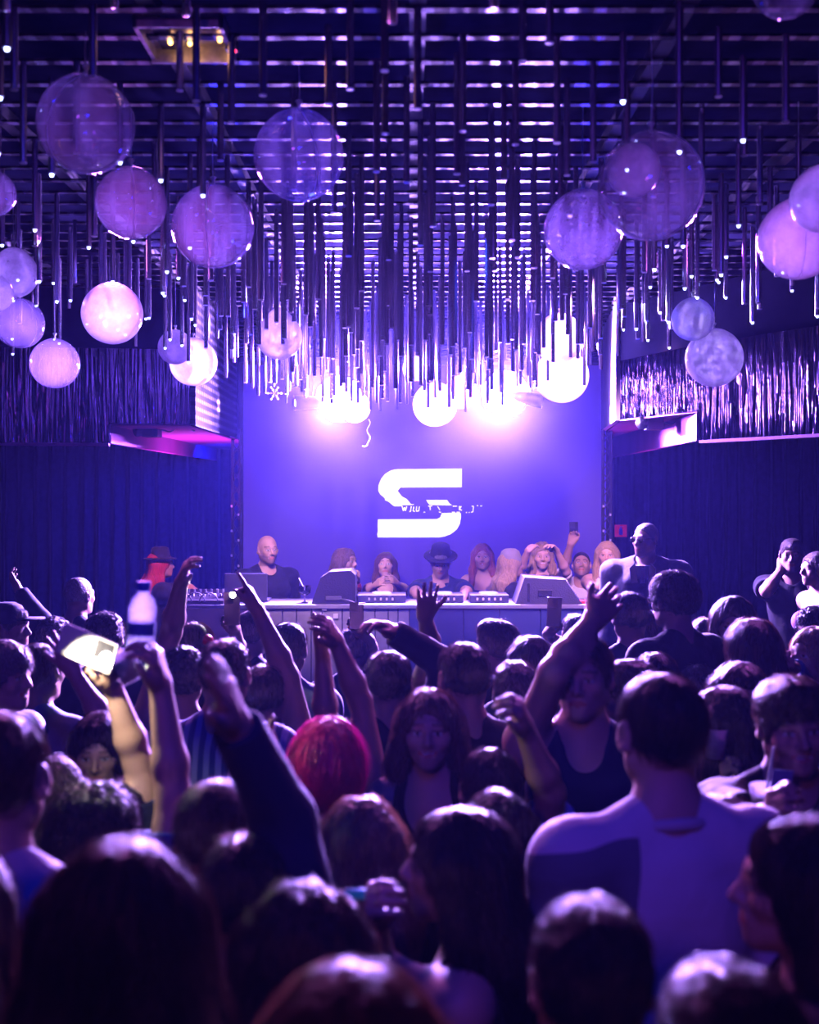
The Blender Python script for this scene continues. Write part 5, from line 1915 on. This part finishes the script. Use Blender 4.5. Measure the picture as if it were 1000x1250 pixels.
def build_props():
    g = glass_mat()
    phone('phone held aloft by the man in white T-shirt', 'phoneup', 'R', .13, .0, rz=.1, push=-.03)
    d = phone('brightly shining phone in the warm-lit hand', 'flashphone', 'R', .12, .01, rz=-.3, ry=1.9, flash=260, push=.045, pale=True)
    d.location.x -= .03
    spot('torch_lamp', d.location + Vector((-.05, -.075, .02)), d.location + Vector((.1, .02, -.2)), 8, 115, (1, .84, .6), .3, .012)
    d = phone('small phone with its light on in front of the mixing desk', 'smallphone', 'R', .12, .03, flash=160, push=.03, w=.034, h=.068)
    spot('torch_lamp', d.location + Vector((0, -.03, .06)), d.location + Vector((.1, -1.5, -.5)), 3, 160, (1, .92, .8), .3, .01)
    phone('phone held up before the grey wedge speaker', 'filming', 'L', .1, .05, push=.04, ry=.05)
    phone('phone raised at the grey booth panels', 'underphone', 'R', .1, .02, push=.04, w=.034, h=.06)
    # water bottle and cup in the raised hands
    p, dr, e = PEOPLE['afro']['arms']['R']
    c = W(172, 775, S_('afro') * .97)
    d = empty('water_bottle', c, 0, 'part-full water bottle with blue cap lifted above the crowd', 'bottle')
    d.rotation_euler = (0, .06, 0)
    MB().lathe([(0, -.03), (.026, -.03), (.031, -.022), (.031, .03), (.029, .036), (.031, .042), (.031, .062), (.024, .082), (.0135, .094), (.013, .104), (.0122, .104), (.0122, .094), (.023, .08), (.0298, .06),
                (.0298, -.02), (0, -.028)], seg=24).build('shell', balloon_mat('pet_plastic', .4, (.8, .82, 1)), d, smooth=True)
    MB().tube((0, 0, .1), (0, 0, .122), .0155, seg=18).build('cap', mat('cap_blue', (.02, .08, .6), rough=.4), d)
    MB().tube((0, 0, .0), (0, 0, .03), .0316, seg=24, cap=False).build('label', mat('label_blue', (.04, .1, .45), rough=.5), d, smooth=True)
    c = W(163, 832, S_('flashphone') * 1.01)
    cup('plastic_cup', 'pale plastic cup glowing between the two raised forearms', c, .026, .036, .085, balloon_mat('cup_frost', .8, (.95, .9, 1)), mat('drink_pale', (.9, .85, .95)), None, (0, -.45, 0))
    p = W(741, 719, S_('redcup'))
    cup('red_cup', 'red cup held by the woman with pale blond hair', p + Vector((0, -.17, -.03)), .028, .036, .09, mat('red_plastic', (.8, .04, .03)), None)
    p, dr, e = PEOPLE['fringe']['arms']['R']
    c = W(937, 1000, S_('fringe') * 1.06)
    cup('plastic_cup', 'clear plastic cup of pale drink with straw held by the boy with fringe', c, .028, .042, .08, balloon_mat('cup_clear', .4, (.9, .85, 1)), mat('drink_pink', (.85, .55, .7), rough=.3), .05)
    c = W(953, 962, S_('fringe') * 1.05)
    d = MB().box((-.026, -.001, -.045), (.026, .001, .045)).build('card', mat('card_blue', (.3, .32, .55), rough=.5, noise=.1), loc=c)
    d.rotation_euler = (.1, .12, .1)
    tag(d, 'pale blue card held upright behind the drink with straw', 'card')
    c = W(873, 925, S_('liftglass') * 1.03)
    cup('drinking_glass', 'straight glass with pale top lifted by the woman with long black hair', c, .026, .034, .085, balloon_mat('cup_frosty', .6, (.7, .65, 1)), None, None, (0, .05, 0), 'glass')
    c = W(939, 806, S_('bluejacket') * 1.03)
    d = empty('tablet', c, 0, 'flat pale tablet held level by the person in blue jacket', 'tablet')
    MB().box((-.055, -.04, -.006), (.055, .04, .006), .003).build('case', mat('tablet_case', (.45, .4, .6), rough=.4), d)
    MB().box((-.05, -.036, .006), (.05, .036, .0075)).build('display', MATS['phone_glass'], d)
    c = W(957, 836, S_('bluejacket') * 1.06)
    d = empty('snack_tray', c, .3, 'paper tray of snacks below the tablet of the person in blue jacket', 'food')
    MB().lathe([(0, 0), (.045, 0), (.062, .03), (.06, .03), (.043, .003), (0, .003)], seg=4).build('tray', mat('paper_tray', (.7, .62, .68), rough=.7, noise=.1), d)
    q = MB()
    for i in range(9):
        q.sphere((.026 * math.cos(i * 2.4) * (i / 9), .026 * math.sin(i * 2.4) * (i / 9), .02 + .004 * (i % 3)), .013, 8)
    o = q.build('snack', mat('snack_gold', (.7, .4, .2), rough=.6, noise=.3, nscale=60), d, smooth=True)
    o['kind'] = 'stuff'
    p, dr, e = PEOPLE['vaper']['arms']['L']
    c = W(443, 1091, S_('vaper') * 1.02)
    d = empty('vape', c, 0, 'glowing blue vape held at the lips of the black-haired woman', 'vape')
    MB().box((-.035, -.009, -.009), (.028, .009, .009), .004).build('barrel', mat('vape_blue', (.03, .25, .5), rough=.3, emit=(.02, .25, .5), estr=.12), d, smooth=True)
    MB().tube((.028, 0, 0), (.045, 0, 0), .006, .0045).build('mouthpiece', mat('fixture_black', (.01, .01, .012)), d)
    c = W(868, 795, S_('blondstraw') * 1.04)
    d = MB().tube((0, 0, -.05), (.0, .01, .07), .003).tube((0, .01, .07), (.018, .01, .1), .003).build('drinking_straw', mat('straw_pink', (.8, .5, .7), rough=.4), loc=c)
    tag(d, 'bent drinking straw by the face of the blond woman behind long-haired woman', 'straw')
# ------------------------------------------------------------------ assemble
P_MAIN = 26000
HAZE = .0009
CLOUD = .08
CLOUD_C, CLOUD_R = (.05, 9.9, 2.85), (2.1, 1.7, 1.6)
FSTOP = 2.2
LIGHTS = [
    # name, location, aim, power, cone, colour, blend, size
    ('blue_wash', (-1.75, 11.2, 2.5), (-2.1, 13, 1.4), 260, 110, (.002, .02, 1), .9, .05),
    ('blue_wash', (2.1, 11.2, 2.55), (2.3, 13, 1.4), 45, 110, (.004, .01, 1), .9, .05),
    ('soffit_glow', (-1.85, 10.2, 1.75), (-1.85, 10.2, 2.61), 110, 140, (.8, .08, .8), .9, .1),
    ('soffit_glow', (2.1, 10.0, 1.8), (2.1, 10.0, 2.68), 22, 140, (.8, .1, .8), .9, .1),
    ('blue_wash', (.3, 6.0, CEIL - .1), (.6, 9.0, 1.0), 420, 40, (.02, .06, 1), .9, .1),
    ('blue_wash', (0, .6, CEIL - .1), (0, 5, 1.0), 90, 90, (.01, .02, 1), .9, .2),  # unseen overhead fill, added to lift the crowd with blue
    ('back_spot', (-1.5, 6.0, CEIL - .2), (-.3, 2.2, 1.5), 330, 62, (.85, .2, .9), .7, .08),
    ('back_spot', (1.6, 6.0, CEIL - .2), (.4, 2.2, 1.5), 330, 62, (.75, .17, 1), .7, .08),
    ('violet_fill', (-1.2, -1.6, CEIL - .2), (.3, 3.5, 1.5), 75, 100, (.5, .1, .68), .9, .3),  # added behind the camera in place of bounced light
    ('booth_spot', (1.2, 7.3, CEIL - .1), (.9, 9.9, 1.6), 1000, 50, (1, .45, .85), .7, .08),
    ('booth_spot', (-1.0, 7.3, CEIL - .1), (-.4, 9.9, 1.6), 900, 50, (.95, .5, .9), .7, .08),
    ('booth_spot', (-.9, 8.0, CEIL - .15), (-2.02, 9.8, 1.65), 600, 24, (1, .3, .5), .7, .08),
    ('blue_up', (-1.0, 6.4, 2.7), (-1.0, 6.3, 4), 70, 150, (.01, .02, 1), .9, .05),  # added uplights in mid-air without fixtures, tinting ceiling and rods blue
    ('blue_up', (1.0, 6.4, 2.7), (1.0, 6.3, 4), 70, 150, (.01, .02, 1), .9, .05),
    ('blue_up', (-.2, 4.4, 2.75), (-.2, 4.3, 4), 30, 150, (.01, .02, 1), .9, .05),
    ('balloon_fill', (.95, 8.7, CEIL - .1), tuple(W(864, 420, 226)), 1300, 22, (.75, .6, 1), .8, .05),  # unseen light added to whiten the frosted balloons on the right
    ('right_spot', (1.4, 8.4, CEIL - .15), (3.2, 8.4, 1.7), 300, 40, (.95, .35, .85), .8, .08),
]
import os, time
T0 = time.time()
FAST = os.environ.get('NOPEOPLE')
SC.view_settings.view_transform = 'Standard'
SC.view_settings.look = 'None'
SC.view_settings.exposure = 0
SC.view_settings.gamma = 1
SC.view_settings.use_curve_mapping = False
build_world()
build_camera()
build_room()
build_screen()
build_posts()
build_booth()
build_balloons()
build_lamps()
build_rods()
build_lights()
print('room', time.time() - T0)
if not FAST:
    build_stage_people()
    print('stage', time.time() - T0)
    build_crowd()
    build_queue()
    build_props()
print('built', time.time() - T0)
cy = SC.cycles
cy.use_denoising = True
cy.denoiser = 'OPENIMAGEDENOISE'
cy.max_bounces = 8
cy.diffuse_bounces = 0
cy.glossy_bounces = 3
cy.transmission_bounces = 5
cy.transparent_max_bounces = 24
cy.volume_bounces = 0
cy.sample_clamp_indirect = 4
cy.caustics_reflective = False
cy.caustics_refractive = False
